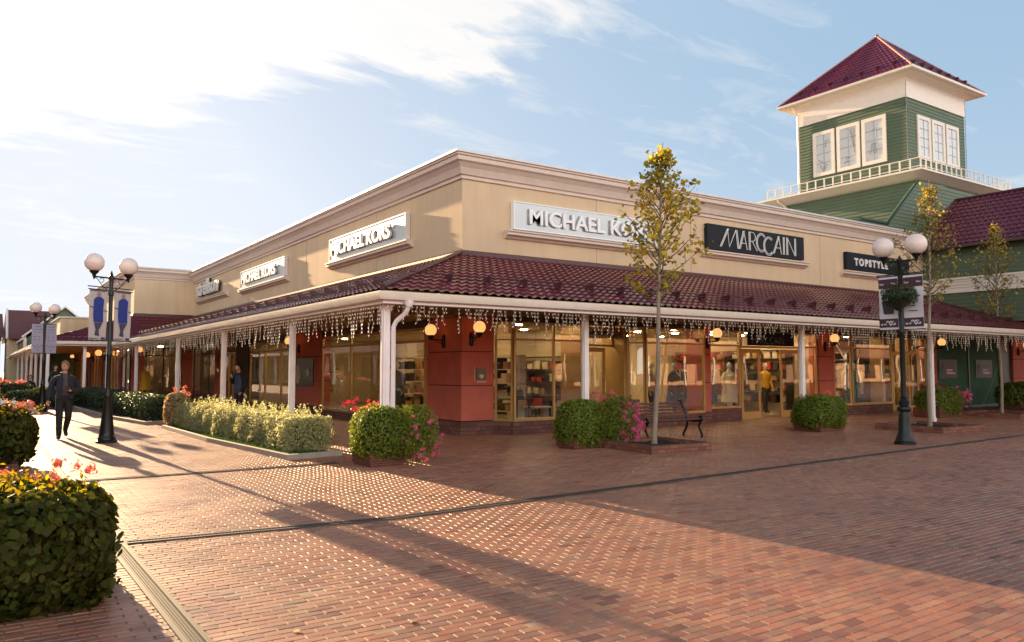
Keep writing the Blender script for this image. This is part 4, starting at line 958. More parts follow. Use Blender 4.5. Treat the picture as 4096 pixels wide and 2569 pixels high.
for u in np.arange(BGX+.2, GX, .16): m.box(u, u+.05, BGY+.05, BY, GZ-.01, GZ+.003)
m.build('soffit_batten', SOFFIT, bb)
for x, y in ((2.65, 43.4), (4.2, 43.4), (5.2, 43.4), (2.65, 48), (2.65, 53), (2.65, 58), (2.65, 64), (2.65, 71), (2.65, 79)): post(x, y, bb)
TB = lambda u, v, z: (u, BY-v, z); TBL = lambda u, v, z: (BX-v, u, z)
def partb(name, T, u0, u1, v0, v1, z0, z1, m_): b = MB(); b.box(u0, u1, v0, v1, z0, z1, T=T); return b.build(name, m_, bb)
partb('red_pier', TB, 6.75, 7.35, -.3, .05, 0, WZ, REDW); partb('red_pier', TB, 9.3, 9.82, -.3, .05, 0, WZ, REDW)
window(TB, 7.4, 9.28, .22, 2.8, (8.3,), (2.35,), bb, BEAM)
partb('inner_wall', TB, 6.9, 9.7, -2.2, -2.1, 0, 2.9, WALLD)
partb('plinth', TB, 7.35, 9.3, -.05, .04, 0, .2, PLINTH)
yy = 46.8
for k, wdt in enumerate((3.2, 3.2, 3.2, 3.2, 3.4, 3.4, 3.6, 4, 5)):
    window(TBL, yy, yy+wdt, .22, 2.8, (yy+wdt*.5,), (2.35,), bb, BRASS if k % 2 else BEAM); partb('red_pier', TBL, yy+wdt+.05, yy+wdt+1.0, -.3, .06, 0, WZ, REDW); yy += wdt+1.05
partb('inner_wall', TBL, 46.6, 100, -3, -2.9, 0, 2.9, WALLI)
m = MB(); m.box(BX+.4, BX+2.9, 46.6, 100, .003, .05); m.build('shop_floor', FLOORI, bb)
m = MB()
for y in range(49, 96, 4): m.lathe([(.12, 0), (.12, .03)], (BX+1.2, y, 2.85), 10)
m.lathe([(.12, 0), (.12, .03)], (8.3, 47.2, 2.85), 10)
m.build('ceiling_spots', SHOPL, bb)
m = MB(); m.box(BX+.3, 11, 46.7, 100, 2.9, 2.94); m.build('shop_ceiling', CEILI, bb)
wall_lamp(TBL, 63, 2.62, 'yellow glowing globe lamp seen just right of the walking man', 1.3)
wall_lamp(TBL, 56.5, 2.66, 'orange glowing globe lamp seen just left of the left lamp post', 1.35)
wall_lamp(TB, 7.0, 2.66, 'orange glowing globe lamp seen just right of the left lamp post', 1.1)
wall_lamp(TBL, 74, 2.66, 'small glowing globe lamp far down the second canopy')
icicles((BGX+.06, 43.2, zi), (BGX+.06, 58, zi), 'distant icicle lights on the second building gutter, nearer run', sp=.14)
icicles((BGX+.06, 58, zi), (BGX+.06, 90, zi), 'distant icicle lights on the second building gutter, far run', sp=.3, lo=.2)

# lower block and far houses
lb = thing('low_building', 'low beige building with plain parapet behind the second canopy roof', 'building', (4.9, 68.2, 0))
m = MB(); m.box(4.9, 9.4, 68.2, 90, 3.2, 5.5); m.build('wall', STUCCO2, lb)
m = MB(); m.box(4.8, 9.5, 68.1, 90.1, 5.5, 5.62); m.build('coping', CORNT, lb)
gh = thing('green_house', 'green clapboard house with white rake and dark red roof in the left distance', 'house', (2.6, 80, 0))
m = MB()
# long green wall facing the walkway, with sloping white gutter, and the gable beyond
m.box(3.15, 8.4, 79, 108, 0, 4.2); siding(m, lambda u, v, z: (3.15-v, u, z), 79, 108, 3.0, 4.3, .3); siding(m, lambda u, v, z: (u, 79-v, z), 3.15, 8.4, 3.0, 4.3, .3); m.build('siding_wall', GREENS, gh, fix=False)
m = MB(); m.box(2.95, 3.15, 78.8, 108, 4.2, 4.45); m.box(2.98, 3.2, 78.8, 79, 3, 4.2); m.build('gutter', WHITET, gh)
m = MB(); m.add([(2.9, 78.8, 4.4), (2.9, 108, 4.4), (6.0, 108, 7.1), (6.0, 78.8, 7.1)], [(0, 1, 2, 3)]); m.add([(6.0, 78.8, 7.1), (6.0, 108, 7.1), (9.1, 108, 4.4), (9.1, 78.8, 4.4)], [(0, 1, 2, 3)]); m.build('roof', mat('far_roof', (.13, .055, .05), .6, var=.2), gh, fix=False)
m = MB(); m.add([(3.15, 79, 4.2), (8.85, 79, 4.2), (6.0, 79, 6.95)], [(0, 1, 2)]); m.build('gable', GREENS, gh, fix=False)
m = MB(); m.tube([(2.85, 78.7, 4.35), (6, 78.7, 7.08), (9.15, 78.7, 4.35)], .09, 6); m.build('rake_board', WHITET, gh)
fh = thing('red_roofed_house', 'tall dark red roof rising behind the green house at far left', 'house', (2.2, 92, 0))
m = MB(); m.box(2.3, 6.4, 96, 110, 0, 4.8); m.build('wall', STUCCO2, fh)
m = MB(); m.add([(2.15, 94, 4.7), (6.6, 94, 4.7), (6.3, 98, 7.85), (2.2, 98, 7.85)], [(0, 1, 2, 3)]); m.add([(2.2, 98, 7.85), (6.3, 98, 7.85), (6.6, 112, 4.7), (2.15, 112, 4.7)], [(0, 1, 2, 3)]); m.build('roof', MATS['far_roof'], fh, fix=False)
m = MB(); m.tube([(2.12, 94, 4.7), (2.12, 98, 7.9), (2.12, 112, 4.7)], .12, 6); m.add([(2.3, 94.5, 4.7), (2.3, 111, 4.7), (2.3, 98, 7.7)], [(0, 1, 2)]); m.build('gable_end', WHITET, fh, fix=False)
f2 = thing('small_house', 'pale green house with brown roof cut by the left edge of the picture', 'house', (0, 105, 0))
m = MB(); m.box(-1.5, 1.75, 104, 118, 0, 5.2); siding(m, lambda u, v, z: (u, 104-v, z), -1.5, 1.75, 0, 5.2, .3); m.build('wall', mat('pale_green_wall', (.16, .22, .13), .7), f2, fix=False)
m = MB(); m.add([(-1.9, 103.5, 5.1), (2.1, 103.5, 5.1), (1.9, 108, 8.0), (-1.9, 108, 8.0)], [(0, 1, 2, 3)]); m.add([(-1.9, 108, 8), (1.9, 108, 8), (2.1, 118, 5.1), (-1.9, 118, 5.1)], [(0, 1, 2, 3)]); m.build('roof', MATS['far_roof'], f2, fix=False)
m = MB()
for x in (-.6, .5): m.box(x, x+.5, 103.9, 103.96, 2.6, 3.9)
m.build('window', DARKT, f2)

# buildings across the plaza, seen mirrored in the shop windows
def opposite(name, label, T, u0, u1, h, wall):
    t = thing(name, label, 'shop building', T(u0, 0, 0))
    b = MB(); b.box(u0, u1, -6, 0, 0, h, T=T); b.build('wall', wall, t)
    b = MB(); b.box(u0, u1, 0, .25, h-.5, h, T=T); b.build('cornice', CORN, t)
    b = MB(); vs = [T(u0, 3.5, 3.0), T(u1, 3.5, 3.0), T(u1, 0, 4.4), T(u0, 0, 4.4), T(u0, 3.5, 2.9), T(u1, 3.5, 2.9), T(u1, 0, 2.9), T(u0, 0, 2.9)]
    b.add(vs, [(0, 1, 2, 3), (4, 5, 6, 7), (0, 1, 5, 4), (3, 2, 6, 7), (0, 3, 7, 4), (1, 2, 6, 5)]); b.build('canopy_roof', TILE, t)
    b = MB(); u = u0+.5
    while u < u1-3:
        b.box(u, u+2.6, .02, .08, .4, 2.7, T=T); u += 4.4
    b.build('window', DARKT, t)
    u = u0+.5; 
    while u < u1: 
        q = MB(); q.box(u-.08, u+.08, 3.1, 3.26, 0, 2.9, T=T); q.build('canopy_post', POSTM, t); u += 5
opposite('outlet_building', 'long pink and cream shop building across the plaza, mirrored in the shop glass', lambda u, v, z: (u, -25+v, z), -8, 140, 7.2, mat('pink_render', (.50, .33, .24), .8, var=.08))
opposite('outlet_building', 'cream shop building left of the walkway, mirrored in the left shop windows', lambda u, v, z: (-9+v, u, z), 6, 120, 6.8, STUCCO2)
# light arches in the plaza (mirrored in the windows)
for k, (x, y) in enumerate(((14, -6), (22, -7))):
    t = thing('light_arch', ('white garland arch standing in the middle of the plaza' if k == 0 else 'white garland arch standing at the far side of the plaza'), 'light arch', (x, y, 0), 'white arches in the plaza')
    b = MB()
    for j in range(6):
        an = j*math.pi/3; b.tube([(x+1.8*math.cos(an), y+1.8*math.sin(an), 0), (x+1.7*math.cos(an), y+1.7*math.sin(an), 2.2), (x+1.0*math.cos(an), y+1.0*math.sin(an), 3.3), (x, y, 3.7)], .05, 6)
    b.tube([(x+1.75*math.cos(a), y+1.75*math.sin(a), 2.2) for a in np.linspace(0, 6.283, 25)], .05, 6); b.build('frame', mat('arch_white', (.8, .74, .66), .5), t)

# ============================================================ STREET LAMPS
def make_lamp(name, label, x, y, zarm, dirv, half, gr, style, iron, gz=None):
    t = thing(name, label, 'street lamp', (x, y, 0), 'twin globe street lamps')
    d = Vector((*dirv, 0)).normalized()
    b = MB()
    if style == 'cone':
        b.lathe([(.22, 0), (.22, .04), (.19, .06), (.19, .09), (.165, .12), (.15, .22), (.075, .98), (.085, 1.02), (.085, 1.06), (.06, 1.10), (.07, 1.16), (.05, 1.20)], (x, y, 0), 24, flute=.05)
        b.build('pedestal', iron, t, smooth=True)
        b = MB(); b.lathe([(.05, 1.18), (.047, 1.9), (.055, 1.92), (.055, 1.98), (.045, 2.0), (.042, zarm-.4), (.06, zarm-.38), (.06, zarm-.30), (.045, zarm-.27), (.045, zarm-.05), (.065, zarm-.03), (.065, zarm+.03), (.04, zarm+.06), (.03, zarm+.10), (.004, zarm+.18)], (x, y, 0), 14); b.build('pole', iron, t, smooth=True)
    else:
        b.lathe([(.22, 0), (.22, .05), (.19, .07), (.185, .12), (.15, .22), (.135, .26), (.12, .55), (.10, .70), (.14, .73), (.15, .76), (.14, .80), (.09, .83), (.10, .88), (.11, .93), (.085, .96), (.06, .99), (.07, 1.03), (.055, 1.06)], (x, y, 0), 24)
        b.build('pedestal', iron, t, smooth=True)
        b = MB(); b.lathe([(.055, 1.04), (.05, 2.4), (.062, 2.42), (.062, 2.5), (.05, 2.52), (.048, zarm-.05), (.065, zarm-.03), (.065, zarm+.03), (.03, zarm+.07), (.005, zarm+.13)], (x, y, 0), 14); b.build('pole', iron, t, smooth=True)
    c = Vector((x, y, zarm)); 
    b = MB(); b.tube([c-d*half, c+d*half], .018, 8)
    for s in (-1, 1):
        b.tube([c+d*s*.03+Vector((0, 0, -.30)), c+d*s*half*.45+Vector((0, 0, -.22)), c+d*s*half*.8+Vector((0, 0, -.05)), c+d*s*half+Vector((0, 0, 0))], .009, 6)
        b.tube([c+d*s*half*.55+Vector((.0, 0, -.02))+d*s*(.05*math.cos(a))+Vector((0, 0, -.05+.05*math.sin(a))) for a in np.linspace(0, 5, 12)], .007, 5)
        p = c+d*s*half; b.lathe([(.012, -.06), (.02, -.03), (.03, 0), (.045, .05), (.095, .10), (.10, .13), (.07, .14)], p, 16)
    b.build('arm', iron, t, smooth=True)
    for s in (-1, 1):
        p = c+d*s*half+Vector((0, 0, .12+gr*.93)); q = MB(); q.sphere(p, gr, n=24); q.build('globe', GLOBE, t, smooth=True)
    return t, d
def banner(label, x, y, d, off, wd, z0, z1, cloth, design, iron, lamp):
    """cloth banner hanging between two rods beside the pole"""
    d = Vector((*d[:2], 0)).normalized(); n = Vector((d.y, -d.x, 0))
    if n.dot(Vector((-x, -y, 0))) < 0: n = -n
    t = thing('banner', label, 'banner', (x+d.x*off, y+d.y*off, z0), 'banners hanging from street lamps')
    c = Vector((x, y, 0))+d*off
    right = Vector((.827, -.562, 0)); rr = d if d.dot(right) > 0 else -d
    def T(u, v, z): p = c+rr*u+n*v; return (p.x, p.y, z)
    b = MB(); nu, nz = 8, 14; vs = []; fs = []
    for side in (0, 1):
        for j in range(nz+1):
            for i in range(nu+1):
                u = -wd/2+wd*i/nu; z = z0+(z1-z0)*j/nz; bow = .010*math.sin(j/nz*9+i*.5)*(i/nu)
                vs.append(T(u, bow-.003*side, z))
    S = (nu+1)*(nz+1)
    for j in range(nz):
        for i in range(nu):
            a = j*(nu+1)+i; fs.append((a, a+1, a+nu+2, a+nu+1)); fs.append((S+a, S+a+nu+1, S+a+nu+2, S+a+1))
    b.add(vs, fs); b.build('cloth', cloth, t, smooth=True, fix=False)
    b = MB()
    for z in (z0, z1): b = MB(); b.tube([T(-wd/2-.03, .0, z), T(wd/2+.03, 0, z)], .012, 6); b.build('rod', iron, t)
    def patch(name, u0, u1, za, zb, m_): q = MB(); q.box(u0, u1, .013, .016, za, zb, T=T); return q.build(name, m_, t)
    H = z1-z0
    if design == 'woman':
        q = MB(); q.add([T(-.10, .014, z0+H*.36), T(.12, .014, z0+H*.36), T(.115, .014, z0+H*.62), T(.13, .014, z0+H*.8), T(.06, .014, z0+H*.855), T(-.04, .014, z0+H*.855), T(-.11, .014, z0+H*.80), T(-.12, .014, z0+H*.5)], [tuple(range(8))]); q.build('dress_print', BLUED, t, fix=False)
        q = MB(); q.add([T(-.09, .014, z0+H*.35), T(.0, .014, z0+H*.35), T(.11, .014, z0+H*.35), T(.02, .014, z0+H*.2), T(.035, .014, z0+H*.08), T(-.08, .014, z0+H*.10), T(-.05, .014, z0+H*.2)], [tuple(range(7))]); q.build('leg_print', INKD, t, fix=False)
        q = MB(); q.add([T(.01+.045*math.cos(a), .014, z0+H*.905+.055*math.sin(a)) for a in np.linspace(0, 6.28, 13)[:-1]], [tuple(range(12))]); q.build('head_print', mat('print_skin', (.36, .2, .15), .6), t, fix=False)
        q = MB(); q.tube([T(-.22, .016, z0+H*.66), T(-.1, .016, z0+H*.64)], .008, 4); q.tube([T(.12, .016, z0+H*.6), T(.22, .016, z0+H*.57)], .008, 4)
        for k in range(9): q.box(-.2+k*.045, -.17+k*.045, .013, .016, z0+H*.965, z0+H*.985, T=T)
        for k in range(5): q.box(-.2+k*.045, -.17+k*.045, .013, .016, z0+H*.028, z0+H*.045, T=T)
        q.box(.08, .18, .013, .016, z0+H*.02, z0+H*.06, T=T); q.build('print_lines', INKD, t)
    elif design == 'list':
        q = MB(); q.box(-wd*.4, wd*.4, .013, .016, z0+H*.80, z0+H*.81, T=T)
        for zz, us in ((.9, (-.1, .0, .1)), (.70, (-.12, .08)), (.55, (-.12, .08)), (.44, (-.12, .08)), (.25, (-.18, 0, .17)), (.19, (-.1, .08)), (.1, (0,))):
            for u in us: q.box(u-.04, u+.04, .013, .016, z0+H*zz, z0+H*zz+.02, T=T)
        q.build('print_lines', mat('lilac_ink', (.10, .08, .18), .6), t)
    else:
        patch('top_band', -wd/2, wd/2, z1-H*.22, z1-H*.05, MAROONP); patch('bottom_band', -wd/2, wd/2, z0+H*.05, z0+H*.21, MAROONP)
        ang = math.degrees(math.atan2(rr.y, rr.x)); o = lambda u, z: Vector(T(u, .020, z))
        text_mesh('print_text', 'Super             Show', .062, WHITEP, o(-wd*.44, z1-H*.155), ang, t, .002, .001, sx=.72)
        text_mesh('print_text', 'up to', .060, WHITEP, o(-wd*.42, z0+H*.095), ang, t, .002, .002)
        text_mesh('print_text', '90', .145, WHITEP, o(-wd*.13, z0+H*.085), ang, t, .002, .004)
        text_mesh('print_text', '%', .05, WHITEP, o(wd*.21, z0+H*.14), ang, t, .002, .001)
        text_mesh('print_text', 'off', .065, WHITEP, o(wd*.22, z0+H*.09), ang, t, .002, .002)
        if design == 'cup':
            q = MB(); q.add([T(-.15, .014, z0+H*.54), T(-.11, .014, z0+H*.31), T(-.09, .014, z0+H*.295), T(.10, .014, z0+H*.295), T(.115, .014, z0+H*.31), T(.155, .014, z0+H*.55)], [tuple(range(6))]); q.build('cup_print', mat('cup_print', (.045, .03, .035), .6), t, fix=False)
        else:
            q = MB()
            for zz, ua, ub in ((.70, -.05, .09), (.66, -.02, .06), (.60, -.16, .16), (.50, -.09, .05), (.42, -.05, .04), (.33, -.1, .09)): q.box(ua, ub, .013, .016, z0+H*zz, z0+H*zz+.018, T=T)
            q.build('print_lines', INKD, t)
    return t
LA, dA = make_lamp('street_lamp', 'black twin globe street lamp on a tall cone base beside the walking man', 2.38, 19.6, 3.68, (.88, .47), .42, .205, 'cone', BLACK)
for s, nm in ((-1, 'left'), (1, 'right')):
    banner('grey banner of a woman in a blue dress, %s of the near lamp pole' % nm, 2.38, 19.6, (.88, .47), s*.30, .42, 2.27, 3.40, BANNER, 'woman', BLACK, LA)
b = MB(); b.tube([(2.38-.49, 19.6-.26, 3.46), (2.38+.49, 19.6+.26, 3.46)], .012, 6); b.build('banner_rail', BLACK, LA)
LB, _ = make_lamp('street_lamp', 'smaller looking black twin globe street lamp farther down the walkway', 2.02, 35.4, 3.68, (.77, .64), .43, .21, 'cone', BLACK)
for s, nm in ((-1, 'left'), (1, 'right')):
    banner('pale lilac banner with lines of print, %s of the far lamp pole' % nm, 2.02, 35.4, (.77, .64), s*.32, .50, 2.24, 3.38, BANNERL, 'list', BLACK, LB)
RX, RY = 16.75, 9.38
LC, _ = make_lamp('street_lamp', 'dark green twin globe street lamp standing on the brick plaza at the right', RX, RY, 4.02, (.02, -1), .37, .228, 'vase', IRONG)
banner('white and maroon banner with a dark cup, left of the right lamp pole', RX, RY, (.02, -1), -.28, .43, 2.50, 3.70, WHITEP, 'cup', IRONG, LC)
banner('white and maroon banner with lines of print, right of the right lamp pole', RX, RY, (.02, -1), .28, .43, 2.50, 3.70, WHITEP, 'text', IRONG, LC)
b = MB()
dd = Vector((.02, -1, 0)).normalized()
for z in (3.73,): b.tube([Vector((RX, RY, z))-dd*.54, Vector((RX, RY, z))+dd*.54], .012, 6)
hb = Vector((RX-.30, RY-.12, 3.05)); b.tube([(RX, RY, 3.62), (RX-.2, RY-.09, 3.66), (RX-.30, RY-.12, 3.58), (RX-.30, RY-.12, 3.40)], .009, 6)
b.build('banner_rail', IRONG, LC)

# ============================================================ PLANTS
def foliage(name, P_, Nn, size, m_, parent, per=4, aspect=.55, tilt=.6): return quads(name, leaves(P_, Nn, size, per, aspect, tilt), parent, m_, per)
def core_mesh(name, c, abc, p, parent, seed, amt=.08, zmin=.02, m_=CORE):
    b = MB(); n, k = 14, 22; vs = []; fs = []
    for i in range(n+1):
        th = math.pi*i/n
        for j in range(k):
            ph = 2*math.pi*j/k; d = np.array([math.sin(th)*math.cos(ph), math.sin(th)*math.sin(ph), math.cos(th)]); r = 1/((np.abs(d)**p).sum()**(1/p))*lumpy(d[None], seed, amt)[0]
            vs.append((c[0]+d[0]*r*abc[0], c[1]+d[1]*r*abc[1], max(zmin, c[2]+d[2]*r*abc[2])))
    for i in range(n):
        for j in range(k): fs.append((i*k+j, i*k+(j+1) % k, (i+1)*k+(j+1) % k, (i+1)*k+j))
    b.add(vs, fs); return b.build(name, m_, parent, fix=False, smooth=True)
def shell_points(n, c, abc, p, seed, amt=.08, depth=.16, zmin=.02):
    d, q = box_dirs(n, p); r = lumpy(d, seed, amt)*(1-depth*rng.random(n)**1.6+rng.normal(0, .012, n)+(rng.random(n) < .07)*rng.uniform(0, .065, n)); pts = q*r[:, None]*np.array(abc)+np.array(c)
    nn = norm(d/np.array(abc)); k = pts[:, 2] > zmin; return pts[k], nn[k]
def bush(name, label, cat, c, abc, seed, n, size, m_, p=3.5, group=None, amt=.07, flowers=(), planter=None, per=4, aspect=.6, tilt=.6, core=.86, drape=0, depth=.16, stem=None):
    t = thing(name, label, cat, (c[0], c[1], 0), group)
    if planter:
        b = MB(); a = planter; 
        for k in range(6): b.box(c[0]-a[0], c[0]+a[0], c[1]-a[1]-.01*(k % 2), c[1]+a[1]+.01*(k % 2), .03+a[2]*k/6, .03+a[2]*(k+1)/6-.008)
        b.box(c[0]-a[0]+.03, c[0]+a[0]-.03, c[1]-a[1]+.03, c[1]+a[1]-.03, 0, .03); b.build('planter_box', WOODP, t)
    core_mesh('blocking_core', c, [q*core for q in abc], p, t, seed, amt)  # solid dark core added so no light leaks through the leaves
    P_, Nn = shell_points(n, c, abc, p, seed, amt, depth)
    if drape: Nn = Nn+np.array([0, 0, -drape])
    foliage('foliage', P_, Nn, rng.uniform(.7, 1.3, len(P_))*size, m_, t, per, aspect, tilt)
    for nm, fc, fabc, fn, fs, fm in flowers:
        d, q = box_dirs(fn, 2.2); hd = q*(1-.3*rng.random((fn, 1)))*np.array(fabc)+np.array(fc); hd = hd[hd[:, 2] > .05]
        pts = np.repeat(hd, 26, 0)+rng.normal(0, fs*.9, (len(hd)*26, 3)); nn = norm(pts-np.repeat(hd, 26, 0))
        foliage(nm, pts, nn, np.full(len(pts), fs*.7), fm, t, 4, .8, .4)['kind'] = 'stuff'
    return t
G1 = 'clipped bushes in planters'
def trail(t, c, abc, n, m_, size, name='trailing_stems', seed=3):
    d, q = box_dirs(n, 2.3); pts = q*(1-.6*rng.random((n, 1))**1.2)*np.array(abc)*lumpy(d, seed, .12)[:, None]+np.array(c); k = pts[:, 2] > .04
    foliage(name, pts[k], d[k], rng.uniform(.6, 1.3, k.sum())*size, m_, t, 4, .5, .9)
# corner bush (around the corner post)
t = bush('planter_bush', 'bright yellow-green bush with pink flowers at the foot of the white corner post', 'bush', (5.72, 12.50, .50), (.42, .50, .48), 11, 7500, .026, LF_BUSH, p=3.2, group=G1, amt=.06,
     flowers=(('pink_flowers', (6.28, 11.95, .48), (.36, .26, .44), 42, .022, PINK), ('red_flowers', (5.55, 12.95, 1.02), (.30, .25, .12), 13, .020, REDF), ('salmon_flowers', (5.8, 12.4, .75), (.5, .35, .35), 14, .018, SALM)), planter=(.33, .38, .2))
trail(t, (6.16, 12.12, .54), (.46, .36, .52), 5200, LF_BUSH, .026)
t = bush('planter_bush', 'round green bush with trailing pink flowers left of the bin and bench', 'bush', (10.40, 12.78, .48), (.47, .42, .50), 12, 7500, .030, LF_BUSH, group=G1,
     flowers=(('pink_flowers', (11.38, 12.32, .50), (.32, .28, .44), 60, .027, PINK), ('pink_flower_tops', (11.0, 12.8, 1.02), (.45, .3, .16), 22, .022, PINK)), planter=(.40, .30, .2))
trail(t, (11.12, 12.5, .60), (.46, .34, .54), 4200, LF_BUSH, .028)
t = bush('planter_bush', 'wide dense round green bush in front of the second white right-hand post', 'bush', (18.50, 12.68, .46), (.66, .56, .47), 13, 9500, .032, LF_BUSH, p=3.3, group=G1,
     flowers=(('pink_flowers', (18.6, 12.8, .96), (.6, .4, .10), 22, .018, SALM),), planter=(.55, .40, .25))
t = bush('planter_bush', 'green bush with magenta flowers behind the middle leaning tree', 'bush', (27.1, 14.0, .52), (.80, .62, .50), 14, 7500, .036, LF_BUSH, p=2.7, group=G1,
     flowers=(('pink_flowers', (28.0, 13.7, .62), (.30, .35, .48), 42, .03, PINK), ('dark_flower_tops', (27.1, 14.1, 1.02), (.6, .4, .14), 24, .03, mat('dark_pink_petal', (.16, .03, .06), .6))), planter=(.75, .45, .3))
t = bush('planter_bush', 'green bush cut off by the right edge of the picture', 'bush', (35.6, 15.0, .55), (1.05, .75, .53), 15, 6000, .045, LF_BUSH, p=2.7, group=G1, planter=(.8, .5, .3))
# foreground left trailing bush
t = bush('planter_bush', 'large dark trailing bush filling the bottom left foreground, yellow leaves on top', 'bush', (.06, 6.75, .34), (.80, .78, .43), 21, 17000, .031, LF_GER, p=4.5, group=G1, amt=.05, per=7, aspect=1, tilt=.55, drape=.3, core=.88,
     flowers=(('red_flowers', (-.25, 6.9, .98), (.36, .35, .10), 16, .024, REDF), ('salmon_flowers', (.25, 7.0, .86), (.55, .45, .06), 16, .022, SALM)), planter=(.55, .55, .3))
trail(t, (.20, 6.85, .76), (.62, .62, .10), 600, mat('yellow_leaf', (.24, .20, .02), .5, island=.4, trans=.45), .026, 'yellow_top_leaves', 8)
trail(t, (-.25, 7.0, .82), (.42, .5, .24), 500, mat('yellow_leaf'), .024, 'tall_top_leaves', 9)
t = bush('planter_bush', 'dark bush with pink and white flowers behind the large foreground bush', 'bush', (-.05, 15.6, .52), (.85, .95, .52), 22, 9000, .036, LF_GER, p=3.6, group=G1, amt=.08, per=6, aspect=1, drape=.2,
     flowers=(('salmon_flowers', (.1, 15.6, 1.02), (.75, .8, .13), 46, .026, SALM), ('white_flowers', (.1, 15.5, 1.0), (.75, .8, .12), 30, .024, WHITEP)), planter=(.6, .7, .3))
trail(t, (.1, 15.4, .95), (.75, .9, .16), 1200, mat('yellow_leaf'), .03, 'yellow_top_leaves', 10)
for k, (x, y, a, h, lab, lm, fl) in enumerate(((-.25, 29, .9, .5, 'flowering bush with salmon blooms third along the left side of the walkway', LF_GER, 1),
        (1.45, 36.6, .62, .38, 'small box-shaped clipped hedge block beside the far lamp', LF_DHEDGE, 0), (1.0, 44, 1.1, .5, 'wide clipped bush behind the small hedge block', LF_DHEDGE, 1),
        (2.45, 40.2, .55, .40, 'bright green bush at the foot of the far lamp post', LF_BUSH, 0), (.2, 50, 1.2, .6, 'far bush with orange pink flowers at the left edge', LF_DHEDGE, 1), (3.0, 38.0, .6, .45, 'dark bush behind the walking man', LF_DHEDGE, 0))):
    bush('planter_bush', lab, 'bush', (x, y, h), (a, a*.8, h), 30+k, 3000, .05, lm, p=5 if 'box' in lab else 3, group=G1, flowers=((('salmon_flowers', (x, y, h*2), (a*.9, a*.7, .12), 26, .04, SALM),) if fl else ()))

# ---- hedge beds
def bed(name, label, pts, inner):
    t = thing(name, label, 'planting bed', (pts[0][0], pts[0][1], 0)); 
    MB().profile([(-.04, -.01), (-.04, .09), (.06, .09), (.06, -.01)], pts).build('kerb', CONC, t)
    b = MB(); b.add([(x, y, .03) for x, y in inner], [tuple(range(len(inner)))]); b.build('soil', SOIL, t, fix=False); return t
bed('planting_bed', 'stone edged bed under the pale leafy hedge', [(5.75, 14.25), (4.66, 14.05), (4.30, 18.5), (4.22, 23.3), (5.4, 24.2)], [(4.66, 14.05), (5.75, 14.25), (5.6, 24.0), (4.3, 23.4), (4.32, 18.5)])
bed('planting_bed', 'stone edged bed under the dark clipped hedge', [(5.55, 25.9), (4.85, 25.6), (4.05, 25.15), (3.6, 29.0), (3.3, 36), (3.3, 41)], [(4.05, 25.15), (5.55, 25.9), (5.5, 41), (3.3, 41), (3.6, 29)])
def grass(label, poly_fn, n, parent=None):
    base = poly_fn(n); h = rng.uniform(.03, .09, n); dx = rng.normal(0, .02, (n, 2)); w_ = .006
    V = np.zeros((n, 3, 3)); an = rng.uniform(0, 6.28, n)
    V[:, 0] = np.c_[base[:, 0]-w_*np.cos(an), base[:, 1]-w_*np.sin(an), np.full(n, .03)]; V[:, 1] = np.c_[base[:, 0]+w_*np.cos(an), base[:, 1]+w_*np.sin(an), np.full(n, .03)]; V[:, 2] = np.c_[base[:, 0]+dx[:, 0], base[:, 1]+dx[:, 1], .03+h]
    o = quads('grass', V.reshape(-1, 3), None, GRASS, 3); tag(o, label, 'grass', kind='stuff'); return o
def gp_(n):
    y = rng.uniform(14.15, 23.2, n); x0 = 4.66+(4.26-4.66)*(y-14)/9.2+.05; return np.c_[x0+rng.random(n)**1.3*.75, y]
grass('short green grass along the foot of the pale hedge', gp_, 9000)
